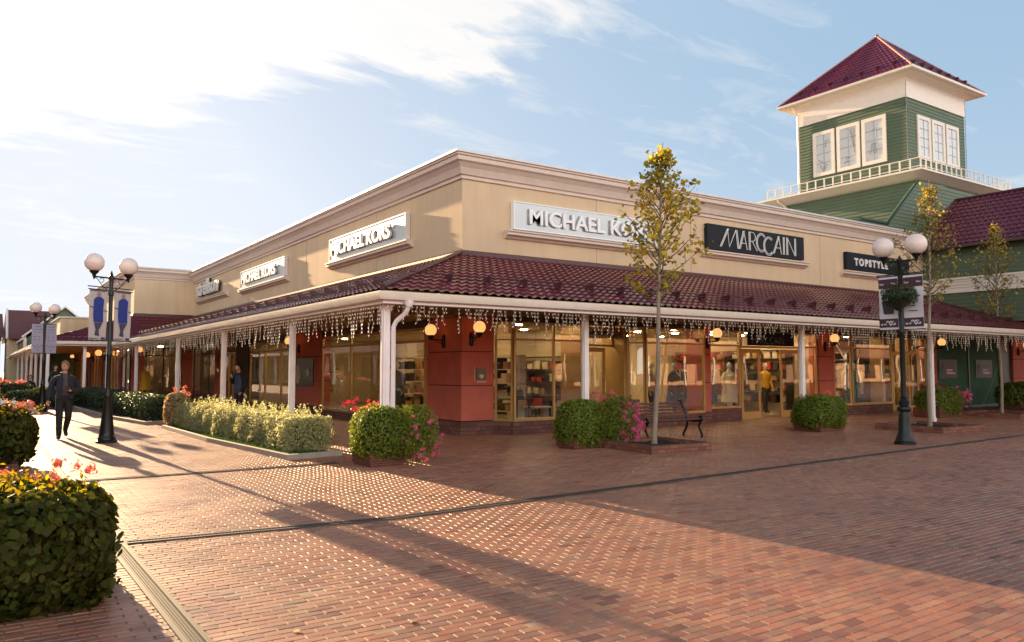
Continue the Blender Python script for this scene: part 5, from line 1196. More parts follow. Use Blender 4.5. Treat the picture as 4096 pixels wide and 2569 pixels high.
def hedge(name, label, x0, y0, x1, y1, wd, h, m_, n, size, seed, stemmy=False, group='hedges along the walkway'):
    t = thing(name, label, 'hedge', ((x0+x1)/2, (y0+y1)/2, 0), group)
    d = np.array([x1-x0, y1-y0]); ln = np.linalg.norm(d); d /= ln; q = np.array([-d[1], d[0]])
    core_w = .42
    b = MB(); k = int(ln/.5); rings = []
    for i in range(k+1):
        u = ln*i/k; s = 1 if 0 < i < k else .5; wob = .9+.12*math.sin(i*1.7+seed); hh = h*(.80+.05*math.sin(i*2.3+seed))
        rings.append([(x0+d[0]*(u*.92+.04*ln)+q[0]*v, y0+d[1]*(u*.92+.04*ln)+q[1]*v, z) for v, z in ((-wd/2*core_w*wob*s, .08), (-wd/2*core_w*wob*s, hh*.9), (-wd*.2, hh), (wd*.2, hh), (wd/2*core_w*wob*s, hh*.9), (wd/2*core_w*wob*s, .08))])
    vs = [p for r in rings for p in r]; fs = [(i*6+j, i*6+(j+1) % 6, (i+1)*6+(j+1) % 6, (i+1)*6+j) for i in range(k) for j in range(6)]+[tuple(range(6)), tuple(k*6+j for j in reversed(range(6)))]
    b.add(vs, fs); b.build('blocking_core', CORE, t)  # added dark core that stops light passing through the hedge
    u = rng.uniform(-.12, ln+.12, n); a = rng.uniform(-.75, math.pi+.75, n); rr = 1/((np.abs(np.cos(a))**4+np.abs(np.sin(a))**4)**.25)*(1-.42*rng.random(n)**1.4)
    lump = 1+(.075 if stemmy else .03)*(np.sin(u*3.1+seed)+np.sin(u*7.3+2*seed)+np.sin(u*5+a*3))/2
    v = np.cos(a)*rr*wd/2*lump; z = h*.45+np.sin(a)*rr*h*.52*np.where(np.sin(a) > 0, lump, 1)
    ne = int(n*.10); ie = np.arange(ne); u[ie] = np.where(rng.random(ne) < .5, rng.uniform(-.16, .10, ne), ln+rng.uniform(-.10, .16, ne)); v[ie] = rng.uniform(-.5, .5, ne)*wd*.95; z[ie] = rng.uniform(.05, h*.97, ne)
    P_ = np.c_[x0+d[0]*u+q[0]*v, y0+d[1]*u+q[1]*v, z]; Nn = np.c_[q[0]*np.cos(a), q[1]*np.cos(a), np.sin(a)]
    e_ = (u < .25) | (u > ln-.25); Nn[e_] += np.r_[d, 0]*np.where(u[e_] < 1, -1, 1)[:, None]
    keep = z > .05; foliage('foliage', P_[keep], Nn[keep], rng.uniform(.7, 1.3, keep.sum())*size, m_, t, 4, .42 if stemmy else .6, .8)
    if stemmy:
        # upright shoots breaking the outline
        ns_ = int(ln*26); pts = []; nn = []
        for i in range(ns_):
            uu = random.uniform(0, ln); vv = random.uniform(-wd*.5, wd*.5); hz_ = h*random.uniform(.75, 1.0); lean = np.array([random.gauss(0, .18), random.gauss(0, .18), 1])
            L_ = random.uniform(.10, .26)
            for j in range(11):
                s = j/10; pts.append(np.array([x0+d[0]*uu+q[0]*vv, y0+d[1]*uu+q[1]*vv, hz_])+lean*L_*s+np.random.normal(0, .012, 3)); nn.append(np.random.normal(0, 1, 3))
        foliage('shoot_leaves', np.array(pts), np.array(nn), np.full(len(pts), size*.95), m_, t, 4, .4, .2)
    return t
np.random.seed(3)
hedge('hedge', 'pale yellow-green leafy hedge with an uneven sunlit top, nearest the corner', 5.32, 15.0, 4.92, 22.8, .98, .72, LF_HEDGE, 42000, .032, 1, True)
hedge('hedge', 'dark neatly clipped hedge beyond the pale hedge', 4.75, 26.2, 4.2, 40.5, 1.1, .82, LF_DHEDGE, 24000, .036, 5)
t = bush('conical_shrub', 'upright pinkish shrub with salmon red flowers at the far end of the pale hedge', 'shrub', (4.55, 23.3, .48), (.30, .32, .48), 41, 4200, .034, mat('pinkish_leaf', (.36, .28, .14), .5, island=.35, trans=.4), p=3, flowers=(('red_flowers', (4.7, 23.5, 1.0), (.24, .2, .16), 11, .026, SALM),))

# ============================================================ YOUNG TREES in square brick planters
def tree(label, x, y, top, crown0, lean, seed, m_, spread, planter_label, bark=BARK, sparse=1.0, pr=None, rot=0, sun_m=None, guy=True, dens=1, lsz=.042):
    rd = random.Random(seed); t = thing('young_tree', label, 'tree', (x, y, 0), 'young staked trees on the plaza')
    def axis(z): f = z/top; return Vector((x+lean[0]*f+.03*math.sin(z*2.1+seed), y+lean[1]*f+.03*math.cos(z*1.7+seed), z))
    b = MB(); zs = [0, .05, .3, 1, 1.8, 2.6, 3.2, 3.9, 4.6, 5.3, top*.92, top]
    b.tube([axis(z) for z in zs], [.050*(1-z/top)**.75+.006+(.012 if z < .1 else 0) for z in zs], 10); b.build('trunk', bark, t, smooth=True)
    br = MB(); tips = []
    n = int(46*sparse)
    for i in range(n):
        f = (i+.5)/n; z = crown0+(top*.96-crown0)*f**.95; an = i*2.4+rd.uniform(-.4, .4)
        prof_ = min(1, .40+2.8*f)*(1-f)**.85+.06
        L_ = spread*prof_*rd.uniform(.65, 1.15); up = rd.uniform(.45, .95)+.5*f
        o = axis(z); d = Vector((math.cos(an), math.sin(an), up)).normalized(); pts = [o]; p = o.copy()
        for s in range(5):
            d2 = (d+Vector((rd.gauss(0, .16), rd.gauss(0, .16), .07*s))).normalized(); p = p+d2*L_/5; pts.append(p.copy())
            if s >= 1: tips.append((p.copy(), f))
            if s in (1, 2, 3):
                dq = (d2+Vector((rd.gauss(0, .8), rd.gauss(0, .8), rd.gauss(.1, .4)))).normalized(); e_ = p+dq*L_*.30; br.tube([p, p+(e_-p)*.5+Vector((0, 0, .01)), e_], [.006, .004, .002], 4, cap=False); tips.append((e_, f)); tips.append((p+(e_-p)*.55, f))
        br.tube(pts, [.020*(1-f*.6), .015*(1-f*.6), .011, .008, .005, .003], 5, cap=False)
    br.build('branches', BARKD, t, smooth=True)
    P_ = []; 
    for p, f in tips:
        if rd.random() < .16: continue
        c = int(rd.randint(5, 16)*dens)
        for _ in range(c): P_.append((p.x+rd.gauss(0, .07), p.y+rd.gauss(0, .07), p.z+rd.gauss(-.02, .065)))
    P_ = np.array(P_); Nn = rng.normal(0, 1, (len(P_), 3))+np.array([0, 0, .6])
    foliage('crown', P_, Nn, rng.uniform(.6, 1.25, len(P_))*lsz, m_, t, 6, 1, .5)
    if guy:
        b = MB()
        for k in range(3):
            a = rot+k*2.1+.5; b.tube([axis(1.9), (x+.9*math.cos(a), y+.8*math.sin(a), .05)], .0028, 4)
        b.build('guy_wire', mat('guy_wire', (.22, .24, .16), .5), t)
    # planter
    q = thing('tree_planter', planter_label, 'planter', (x, y, 0), 'low square planters around the trees'); h = .15; s = pr or .85
    c_, s_ = math.cos(rot), math.sin(rot)
    Tq = lambda u, v, z: (x+u*c_-v*s_, y+u*s_+v*c_, z)
    b = MB(); w_ = .14
    b.box(-s, s, -s, -s+w_, -.01, h, T=Tq); b.box(-s, s, s-w_, s, -.01, h, T=Tq); b.box(-s, -s+w_, -s+w_, s-w_, -.01, h, T=Tq); b.box(s-w_, s, -s+w_, s-w_, -.01, h, T=Tq)
    b.build('kerb', bricks('kerb_brick%d' % seed, (.16, .05, .03), (.30, .12, .07), (.08, .05, .04), .2, .075, .007, rough=.7, axis='z'), q)
    b = MB(); nn = 12; vs = [Tq(-s+w_+(2*s-2*w_)*i/nn, -s+w_+(2*s-2*w_)*j/nn, .06+.05*rd.random()) for j in range(nn+1) for i in range(nn+1)]
    b.add(vs, [(j*(nn+1)+i, j*(nn+1)+i+1, (j+1)*(nn+1)+i+1, (j+1)*(nn+1)+i) for j in range(nn) for i in range(nn)]); b.build('soil', SOIL, q, fix=False)
    return t
tree('slender young maple with yellow-green leaves standing in front of the bench', 11.58, 11.77, 6.5, 3.05, (.38, .08), 5, LF_TREE, 1.55, 'low square brick planter around the tree by the bench', rot=R(-3), pr=.80, dens=.44, lsz=.046)
tree('leaning young tree with thin olive leaves behind the right lamp post', 21.21, 11.21, 6.95, 3.3, (.75, .15), 9, LF_TREED, 1.55, 'low square brick planter behind the right lamp post', sparse=1.25, rot=R(-3), pr=.95, dens=.27, lsz=.040)
tree('thin young tree with olive leaves nearest the right edge', 29.4, 12.97, 6.9, 3.2, (0.1, .1), 13, LF_TREED, 1.5, 'low dark planter under the tree at the right edge', sparse=1.2, rot=R(0), pr=1.0, dens=.27, lsz=.042)

# ============================================================ BENCH AND BIN
t = thing('park_bench', 'dark red slatted bench with curled black iron legs facing the plaza', 'bench', (13.4, 13.2, 0))
bx0, bx1, by = 12.45, 14.45, 13.0
for nm, vs in (('seat', [(13.05+.085*i, .43+(.012 if i == 0 else 0)-.006*i) for i in range(5)]), ('backrest', [(13.50+.045*i, .50+.075*i) for i in range(5)])):
    b = MB()
    for (y, z) in vs:
        if nm == 'seat': b.box(bx0, bx1, y-.036, y+.036, z-.016, z+.016)
        else: b.box(bx0, bx1, y-.014, y+.014, z-.030, z+.030)
    b.build(nm, BENCHW, t, bevel=.006)
for x in (bx0+.12, bx1-.12):
    b = MB()
    b.tube([(x, 13.02, .0), (x, 12.99, .05), (x, 13.05, .16), (x, 13.10, .27), (x, 13.03, .38), (x, 12.97, .43), (x, 12.99, .50), (x, 13.06, .50), (x, 13.06, .45)], .028, 8)
    b.tube([(x, 13.58, .0), (x, 13.60, .05), (x, 13.50, .2), (x, 13.46, .36), (x, 13.50, .5), (x, 13.62, .72), (x, 13.68, .86), (x, 13.74, .84)], .028, 8)
    b.tube([(x, 13.0, .40), (x, 13.25, .37), (x, 13.48, .40)], .022, 8); b.build('leg', BLACK, t, smooth=True)
t = thing('litter_bin', 'tall square slatted wooden litter bin left of the bench', 'litter bin', (11.95, 13.2, 0))
b = MB()
for k in range(6):
    for (a, c) in ((0, 1), (1, 0), (0, -1), (-1, 0)):
        s = -.22+.088*k; 
        if a == 0: b.box(11.95+s-.036, 11.95+s+.036, 13.2+c*.24-.012, 13.2+c*.24+.012, .06, .86)
        else: b.box(11.95+a*.24-.012, 11.95+a*.24+.012, 13.2+s-.036, 13.2+s+.036, .06, .86)
b.build('slats', WOODP, t, bevel=.004)
b = MB(); b.box(11.73, 12.17, 12.98, 13.42, .0, .84); b.build('liner', DARKT, t)
b = MB(); b.box(11.66, 12.24, 12.91, 13.49, .88, .95); b.box(11.85, 12.05, 12.89, 12.93, .58, .82); b.build('lid', mat('bin_lid', (.05, .02, .02), .4), t, bevel=.01)
# hanging basket
t = thing('hanging_basket', 'round hanging basket of dark green and red foliage on the right lamp post', 'hanging basket', (hb.x, hb.y, 3.1))
b = MB(); b.lathe([(.05, -.30), (.14, -.22), (.20, -.08), (.22, 0), (.20, 0)], (hb.x, hb.y, 3.2), 16); b.build('basket', DARKT, t, smooth=True)
b = MB()
for k in range(3): b.tube([(hb.x+.2*math.cos(k*2.1), hb.y+.2*math.sin(k*2.1), 3.2), (hb.x, hb.y, 3.5)], .004, 4)
b.build('chain', DARKT, t)
P_, Nn = shell_points(2600, (hb.x, hb.y, 3.22), (.36, .36, .26), 2, 4, .14, .5, 2.5); foliage('foliage', P_, Nn, rng.uniform(.6, 1.2, len(P_))*.026, mat('basket_leaf', (.028, .06, .014), .5, island=.5, trans=.3), t)
P_, Nn = shell_points(350, (hb.x, hb.y, 3.36), (.27, .27, .10), 2, 4, .14, .5, 2.5); foliage('red_flowers', P_, Nn, rng.uniform(.6, 1.2, len(P_))*.02, mat('dull_red_petal', (.16, .03, .02), .6, island=.3), t)

# ============================================================ PEOPLE
def skin_body(name, J, E_, root, matfor, parent, head=None, sub=2):
    """J: joint -> (x,y,z,r[,ry]); E_: edges; matfor(segment, centre) -> material"""
    keys = list(J); me = bpy.data.meshes.new(name); me.from_pydata([J[k][:3] for k in keys], [(keys.index(a), keys.index(b)) for a, b in E_], [])
    o = bpy.data.objects.new(name, me); COL.objects.link(o); md = o.modifiers.new('skin', 'SKIN'); md.use_smooth_shade = True
    if not me.skin_vertices:
        bm_ = bmesh.new(); bm_.from_mesh(me); bm_.verts.layers.skin.verify(); bm_.to_mesh(me); bm_.free()
    for i, k in enumerate(keys):
        sv = me.skin_vertices[0].data[i]; r = J[k][3]; sv.radius = (r, J[k][4] if len(J[k]) > 4 else r); sv.use_root = (k == root)
    s = o.modifiers.new('sub', 'SUBSURF'); s.levels = sub; s.render_levels = sub
    bpy.context.view_layer.update(); dg = bpy.context.evaluated_depsgraph_get(); m2 = bpy.data.meshes.new_from_object(o.evaluated_get(dg)); bpy.data.objects.remove(o)
    mats = []; segs = [(Vector(J[a][:3]), Vector(J[b][:3]), (a, b), J[a][3], J[b][3]) for a, b in E_]
    bm_ = bmesh.new(); bm_.from_mesh(m2); hl = bm_.faces.layers.int.new('head')
    if head:
        hc, hs, yaw = head; hm = Matrix.Translation(hc) @ Matrix.Rotation(yaw, 4, 'Z')
        n, k = 16, 20; grid_ = []
        for i in range(n+1):
            th = math.pi*i/n; row = []
            for j in range(k):
                ph = 2*math.pi*j/k; x = math.sin(th)*math.sin(ph); y = -math.sin(th)*math.cos(ph); z = math.cos(th)
                jaw = 1-.30*max(0, -z-.15); px, py, pz = x*.074*jaw, y*(.092 if y < 0 else .098)*(jaw if y > 0 else 1-.10*max(0, -z)), z*.118
                fr = math.exp(-(x/.16)**2) if y < 0 else 0
                py -= fr*(.020*math.exp(-((z+.12)/.13)**2)+.008*math.exp(-((z+.45)/.09)**2)+.006*math.exp(-((z+.75)/.12)**2))     # nose, lips, chin
                for ex_ in (-.42, .42):
                    if y < 0: py += .010*math.exp(-((x-ex_)/.16)**2-((z-.08)/.10)**2)                       # eye sockets
                px += (.010 if x > 0 else -.010)*math.exp(-((abs(x)-.98)/.12)**2-((z+.05)/.22)**2-((y-.05)/.25)**2)  # ears
                row.append(bm_.verts.new(hm @ (Vector((px, py, pz))*hs)))
            grid_.append(row)
        for i in range(n):
            for j in range(k):
                try: f = bm_.faces.new((grid_[i][j], grid_[i][(j+1) % k], grid_[i+1][(j+1) % k], grid_[i+1][j])); f.smooth = True; f[hl] = 1
                except Exception: pass
    bmesh.ops.recalc_face_normals(bm_, faces=bm_.faces)
    for f in bm_.faces:
        c = f.calc_center_median()
        if f[hl] == 1: m_ = matfor(('head', 'head'), c)
        else:
            best = None
            for a, b_, nm_, ra, rb in segs:
                ab = b_-a; t_ = max(0, min(1, (c-a).dot(ab)/max(ab.length_squared, 1e-9))); d_ = (c-(a+ab*t_)).length/(ra+(rb-ra)*t_)
                if best is None or d_ < best[0]: best = (d_, nm_)
            m_ = matfor(best[1], c)
        if m_ not in mats: mats.append(m_)
        f.material_index = mats.index(m_)
    m2.materials.clear()
    for q in mats: m2.materials.append(q)
    bm_.to_mesh(m2); bm_.free()
    m2.name = name; o = bpy.data.objects.new(name, m2); COL.objects.link(o); put(o, parent); return o
def hand(J, E_, side, wrist, palm_dir, curl, pre):
    """palm with four fingers and a thumb; palm_dir: unit vector wrist->fingers, curl: vector the fingers bend towards"""
    w_ = Vector(J[wrist][:3]); d = Vector(palm_dir).normalized(); c = Vector(curl).normalized(); a = d.cross(c).normalized()
    pm = w_+d*.055; J[pre+'palm'] = (*pm, .026, .016); E_.append((wrist, pre+'palm'))
    J[pre+'knuckle'] = (*(w_+d*.085), .024, .014); E_.append((pre+'palm', pre+'knuckle'))
    for i, (off, ln) in enumerate(((-.030, .066), (-.010, .076), (.010, .070), (.029, .054))):
        p0 = w_+d*.092+a*off; p1 = p0+(d*.8+c*.35).normalized()*ln*.5; p2 = p1+(d*.35+c*.9).normalized()*ln*.5
        for nm_, p, r in ((f'{pre}f{i}a', p0, .010), (f'{pre}f{i}b', p1, .0085), (f'{pre}f{i}c', p2, .0075)): J[nm_] = (*p, r)
        E_ += [(pre+'knuckle', f'{pre}f{i}a'), (f'{pre}f{i}a', f'{pre}f{i}b'), (f'{pre}f{i}b', f'{pre}f{i}c')]
    t0 = w_+d*.03+a*(-.034*side); t1 = t0+(d*.6+c*.6-a*.5*side).normalized()*.035; t2 = t1+(d*.8+c*.5).normalized()*.03
    for nm_, p, r in ((pre+'t0', t0, .012), (pre+'t1', t1, .010), (pre+'t2', t2, .008)): J[nm_] = (*p, r)
    E_ += [(pre+'palm', pre+'t0'), (pre+'t0', pre+'t1'), (pre+'t1', pre+'t2')]
def base_joints():
    J = dict(pelvis=(0, 0, .96, .145, .11), belly=(0, 0, 1.12, .145, .11), chest=(0, .0, 1.30, .165, .12), collar=(0, .01, 1.44, .11, .08), neck=(0, .0, 1.53, .055), skull=(0, -.005, 1.62, .06),
        shR=(-.185, .01, 1.42, .065), shL=(.185, .01, 1.42, .065), hipR=(-.095, 0, .90, .098), hipL=(.095, 0, .90, .098))
    E_ = [('pelvis', 'belly'), ('belly', 'chest'), ('chest', 'collar'), ('collar', 'neck'), ('neck', 'skull'), ('collar', 'shR'), ('collar', 'shL'), ('pelvis', 'hipR'), ('pelvis', 'hipL')]
    return J, E_
def limb(J, E_, chain, pts):
    prev = chain[0]
    for k, p in zip(chain[1:], pts): J[k] = p; E_.append((prev, k)); prev = k
def hair(parent, c, yaw, s, m_, n=900, long=.0, seed=1):
    """cap of hair: full at back and sides, hairline above the brow, with loose strands on top"""
    b = MB(); rr_ = random.Random(seed); M = Matrix.Translation(c) @ Matrix.Rotation(yaw, 4, 'Z'); k = 28; vs = []; fs = []; nr = 11
    for i in range(nr+1):
        for j in range(k):
            ph = 2*math.pi*j/k; fwd = math.cos(ph)                       # +1 at the face
            lim = math.pi*(.64-.34*max(0, fwd)**.7 if fwd > 0 else .64)
            th = lim*i/nr; x, y, z = math.sin(th)*math.sin(ph), -math.sin(th)*math.cos(ph), math.cos(th)
            r = (1.13 if i < nr else 1.0)+rr_.uniform(-.02, .05)*(i < nr)
            vs.append(M @ (Vector((x*.076*r, y*.100*r, z*.120*r+.006))*s))
    for i in range(nr):
        for j in range(k): fs.append((i*k+j, i*k+(j+1) % k, (i+1)*k+(j+1) % k, (i+1)*k+j))
    b.add(vs, fs); o = b.build('hair', m_, parent, fix=False, smooth=True)
    P_ = []
    for _ in range(n):
        d = Vector((rr_.gauss(0, 1), rr_.gauss(0, 1)+.25, abs(rr_.gauss(0, 1))-.1)).normalized()
        if d.y < -.2 and d.z < .62: continue
        P_.append(M @ (Vector((d.x*.086, d.y*.112, d.z*.137+.004))*s))
    P_ = np.array([tuple(p) for p in P_]); foliage('hair_strands', P_, P_-np.array(c), np.full(len(P_), .013*s), m_, o, 4, .3, .7)

# walking man with phone
mt = thing('person', 'man in dark jacket over a grey shirt walking towards the camera with a phone', 'person', (1.66, 21.3, 0))
J, E_ = base_joints()
J['chest'] = (0, 0, 1.30, .185, .135); J['belly'] = (0, 0, 1.12, .170, .13); J['shR'] = (-.195, .01, 1.41, .078); J['shL'] = (.195, .01, 1.41, .078); J['pelvis'] = (0, 0, .96, .155, .12)
limb(J, E_, ['hipR', 'knR', 'anR', 'heR', 'toR'], [(-.105, -.12, .50, .080), (-.115, -.20, .12, .064), (-.12, -.20, .060, .052), (-.15, -.38, .038, .050)])
limb(J, E_, ['hipL', 'knL', 'anL', 'heL', 'toL'], [(.10, -.03, .50, .080), (.095, .25, .22, .062), (.095, .28, .16, .050), (.105, .18, .04, .048)])
limb(J, E_, ['shR', 'elR', 'wrR'], [(-.295, .04, 1.15, .070), (-.335, -.06, .92, .050)]); hand(J, E_, 1, 'wrR', (-.1, -.15, -1), (.2, -.7, -.3), 'r')
limb(J, E_, ['shL', 'elL', 'wrL'], [(.295, .05, 1.17, .070), (.12, -.21, 1.12, .048)]); hand(J, E_, -1, 'wrL', (-1, -.25, .1), (0, -.7, .7), 'l')
def mman(seg, c):
    a, b = seg
    if a == 'head' or a == 'neck' or (b == 'neck' and c.z > 1.50) or a == 'skull': return SKIN
    if a[0] in 'rl' and len(a) <= 8 and (a.startswith(('rp', 'rk', 'rf', 'rt', 'lp', 'lk', 'lf', 'lt'))): return SKIN
    if a in ('wrR', 'wrL'): return SKIN
    if a.startswith('an') or a.startswith('he'): return SHOE if c.z < .13 or a.startswith('he') else CHAR
    if a.startswith(('hip', 'kn')) or b.startswith('hip') or c.z < .97: return CHAR
    if abs(c.x) < .068 and c.y < -.045 and c.z > 1.02 and a in ('pelvis', 'belly', 'chest', 'collar'): return GREYC
    return NAVY
OFF = Vector((1.66, 21.3, 0))
def person_local(fn, loc, rotz):
    """build a figure round the origin, then stand it in place"""
    t_ = fn(); t_.location = loc; t_.rotation_euler = (0, 0, rotz); return t_
mt.location = (0, 0, 0)
skin_body('body', J, E_, 'pelvis', mman, mt, head=(Vector((0, -.02, 1.685)), 1.0, R(-38)))
hair(mt, Vector((0, -.02, 1.695)), R(-38), 1.0, HAIRB, 1100, seed=4)
b = MB(); b.box(-.02, .05, -.285, -.275, 1.10, 1.24); ph = b.build('phone', PHONE, mt)
Mh = Matrix.Translation((0, -.02, 1.685)) @ Matrix.Rotation(R(-38), 4, 'Z')
b = MB()
for sx in (-1, 1): b.sphere(Mh @ Vector((sx*.031, -.083, .010)), .0085, n=8); b.tube([Mh @ Vector((sx*.016, -.096, .032)), Mh @ Vector((sx*.034, -.092, .036)), Mh @ Vector((sx*.050, -.078, .030))], .0035, 5)
b.build('eyes_and_brows', HAIRD, mt)
b = MB(); b.tube([Mh @ Vector((-.022, -.088, -.056)), Mh @ Vector((0, -.096, -.054)), Mh @ Vector((.022, -.088, -.056))], .0045, 5); b.build('lips', mat('lips', (.32, .12, .10), .5), mt)
# open jacket fronts, collar and hem
b = MB()
for s in (-1, 1):
    b.add([(s*.075, -.150, .93), (s*.17, -.12, .93), (s*.19, -.13, 1.2), (s*.17, -.12, 1.42), (s*.06, -.10, 1.50), (s*.055, -.150, 1.38), (s*.07, -.165, 1.2),
           (s*.075, -.135, .93), (s*.17, -.10, .93), (s*.19, -.11, 1.2), (s*.17, -.10, 1.42), (s*.06, -.08, 1.50), (s*.055, -.13, 1.38), (s*.07, -.145, 1.2)],
          [tuple(range(7)), tuple(range(13, 6, -1))]+[(i, (i+1) % 7, (i+1) % 7+7, i+7) for i in range(7)])
b.tube([(-.075, -.09, 1.50), (-.085, 0, 1.53), (-.05, .07, 1.55), (.05, .07, 1.55), (.085, 0, 1.53), (.075, -.09, 1.50)], .022, 6); b.build('jacket_front', NAVY, mt)
mt.location = (1.66, 21.3, 0); mt.rotation_euler = (0, 0, R(5))

# standing man with phone at his face, turned to the left, by the pier behind the hedge
st = thing('person', 'man in black and blue standing sideways behind the pale hedge, phone at his face', 'person')
J, E_ = base_joints()
J['chest'] = (0, .03, 1.30, .19, .15); J['collar'] = (0, .03, 1.43, .13, .10); J['belly'] = (0, .0, 1.12, .175, .14); J['neck'] = (0, -.01, 1.52, .058); J['skull'] = (0, -.05, 1.60, .06)
limb(J, E_, ['hipR', 'knR', 'anR', 'toR'], [(-.105, -.02, .50, .065), (-.11, .02, .08, .046), (-.13, -.14, .035, .038)])
limb(J, E_, ['hipL', 'knL', 'anL', 'toL'], [(.105, -.06, .50, .065), (.11, .0, .08, .046), (.13, -.16, .035, .038)])
limb(J, E_, ['shR', 'elR', 'wrR'], [(-.24, -.06, 1.17, .062), (-.10, -.26, 1.34, .044)]); hand(J, E_, 1, 'wrR', (.3, -.2, 1), (.2, .6, .4), 'r')
limb(J, E_, ['shL', 'elL', 'wrL'], [(.25, .05, 1.16, .066), (.20, -.10, .96, .046)]); hand(J, E_, -1, 'wrL', (-.2, -.4, -1), (-.5, 0, -.5), 'l')
def mstand(seg, c):
    a, b = seg
    if a in ('head', 'neck', 'skull'): return SKIN
    if a.startswith(('rp', 'rk', 'rf', 'rt', 'lp', 'lk', 'lf', 'lt')): return SKIN
    if a.startswith('an'): return SHOE
    if a.startswith(('hip', 'kn')) or c.z < .90: return CHAR
    if a in ('pelvis', 'belly') and c.y < -.05: return DENIM
    return CHAR
skin_body('body', J, E_, 'pelvis', mstand, st, head=(Vector((0, -.065, 1.665)), .98, R(0)))
hair(st, Vector((0, -.060, 1.68)), 0, 1.0, HAIRD, 700, seed=6)
b = MB(); b.box(-.06, .01, -.27, -.262, 1.42, 1.55); b.build('phone', PHONE, st)
st.location = (6.78, 25.3, 0); st.rotation_euler = (0, 0, R(-62))

def simple_person(label, loc, rz, top, bottom, seated=False, s=1.0, hairm=HAIRD, name='person', cat='person', skinm=SKIN):
    t_ = thing(name, label, cat); J, E_ = base_joints()
    if seated:
        for k in list(J): J[k] = (J[k][0], J[k][1], J[k][2]-.48, *J[k][3:])
        for sd, x in (('R', -.1), ('L', .1)): limb(J, E_, ['hip'+sd, 'kn'+sd, 'an'+sd, 'to'+sd], [(x*1.1, -.42, .46, .065), (x*1.1, -.42, .08, .045), (x*1.2, -.56, .035, .036)])
        dz = -.48
    else:
        for sd, x in (('R', -.1), ('L', .1)): limb(J, E_, ['hip'+sd, 'kn'+sd, 'an'+sd, 'to'+sd], [(x*1.05, -.02+x*.6, .50, .062), (x*1.1, x*.8, .08, .044), (x*1.2, -.15+x*.8, .035, .036)])
        dz = 0
    for sd, x in (('R', -1), ('L', 1)):
        limb(J, E_, ['sh'+sd, 'el'+sd, 'wr'+sd], [(x*.25, .02, 1.15+dz, .05), (x*.25, -.08, .92+dz, .036)]); hand(J, E_, 1 if x < 0 else -1, 'wr'+sd, (0, -.2, -1), (-x*.4, -.3, -.4), sd.lower())
    def mm(seg, c):
        a, b = seg
        if a in ('head', 'neck', 'skull') or a.startswith(('rp', 'rk', 'rf', 'rt', 'lp', 'lk', 'lf', 'lt')): return skinm
        if a.startswith('an'): return SHOE
        if a.startswith('kn') or a.startswith('hip'): return bottom
        return top
    skin_body('body', J, E_, 'pelvis', mm, t_, head=(Vector((0, -.02, 1.685+dz)), 1.0, 0), sub=1)
    if hairm: hair(t_, Vector((0, -.02, 1.695+dz)), 0, 1.0, hairm, 300)
    t_.location = loc; t_.rotation_euler = (0, 0, rz); t_.scale = (s, s, s); return t_
simple_person('distant person in black clothes standing behind the walking man', (2.78, 40.5, 0), R(20), CHAR, CHAR)
simple_person('person in dark clothes sitting low beside the far planter bushes', (2.05, 45.5, 0), R(10), NAVY, CHAR, seated=True)
b = MB(); b.box(1.7, 2.4, 45.35, 45.75, .34, .42); b.box(1.75, 1.83, 45.4, 45.7, 0, .34); b.box(2.27, 2.35, 45.4, 45.7, 0, .34)
o = b.build('stool_bench', BENCHW, None); tag(o, 'low wooden bench under the person sitting far down the walkway', 'bench')

# ============================================================ GOODS IN THE SHOPS
def mannequin(label, x, y, rz, coat, lower, long=False, z=.05):
    t_ = simple_person(label, (x, y, z), rz, coat, lower, hairm=None, name='mannequin', cat='mannequin', skinm=MANN)
    if long:
        b = MB(); b.lathe([(.13, 1.42), (.19, 1.36), (.20, 1.15), (.20, 1.0), (.24, .75), (.27, .48), (.25, .47)], (0, 0, 0), 18)
        o = b.build('coat', coat, None, smooth=True); o.parent = t_
    return t_
mannequin('mannequin in a long yellow coat standing before the far end window', 7.32, 45.85, R(-10), YELC, YELC, True, .02)
mannequin('white mannequin in a black dress behind the second shop window', 19.5, 17.35, R(15), DARKT, DARKT, True)
mannequin('mannequin in a cream coat behind the second shop window, right', 20.75, 17.6, R(-10), CREAMT, CREAMT, True)
mannequin('mannequin in a white top and black skirt in the third shop window', 26.9, 17.3, R(10), MANN, DARKT)
mannequin('mannequin in a dark green outfit in the third shop window', 27.9, 17.6, R(-5), GREENP, DARKT, True)
mannequin('mannequin in a yellow jacket in the open doorway of the second shop', 23.45, 18.25, R(-15), YELC, DARKT)
mannequin('mannequin in a dark coat behind the long window beside the bench', 17.9, 17.35, R(5), DARKT, CHAR, True)
mannequin('mannequin in a tan jacket behind the long window beside the bench', 17.0, 17.45, R(20), TANT, DARKT)
mannequin('mannequin in a white coat by the nearest left windows', 10.9, 19.6, R(-70), MANN, DARKT, True)
mannequin('mannequin in black by the left windows of the corner shop', 10.9, 22.5, R(-60), DARKT, DARKT, True)
mannequin('mannequin in a tan coat in the left window past the green poster', 10.9, 31.5, R(-60), TANT, DARKT, True)
def table(label, x, y, w_, d, h, top, goods):
    t_ = thing('display_table', label, 'display table', (x, y, 0)); b = MB(); b.box(x-w_/2, x+w_/2, y-d/2, y+d/2, h-.04, h); b.build('table_top', top, t_)
    for sx in (-1, 1):
        for sy in (-1, 1): b = MB(); b.box(x+sx*(w_/2-.06)-.02, x+sx*(w_/2-.06)+.02, y+sy*(d/2-.06)-.02, y+sy*(d/2-.06)+.02, .05, h-.04); b.build('leg', DARKT, t_)
    return t_
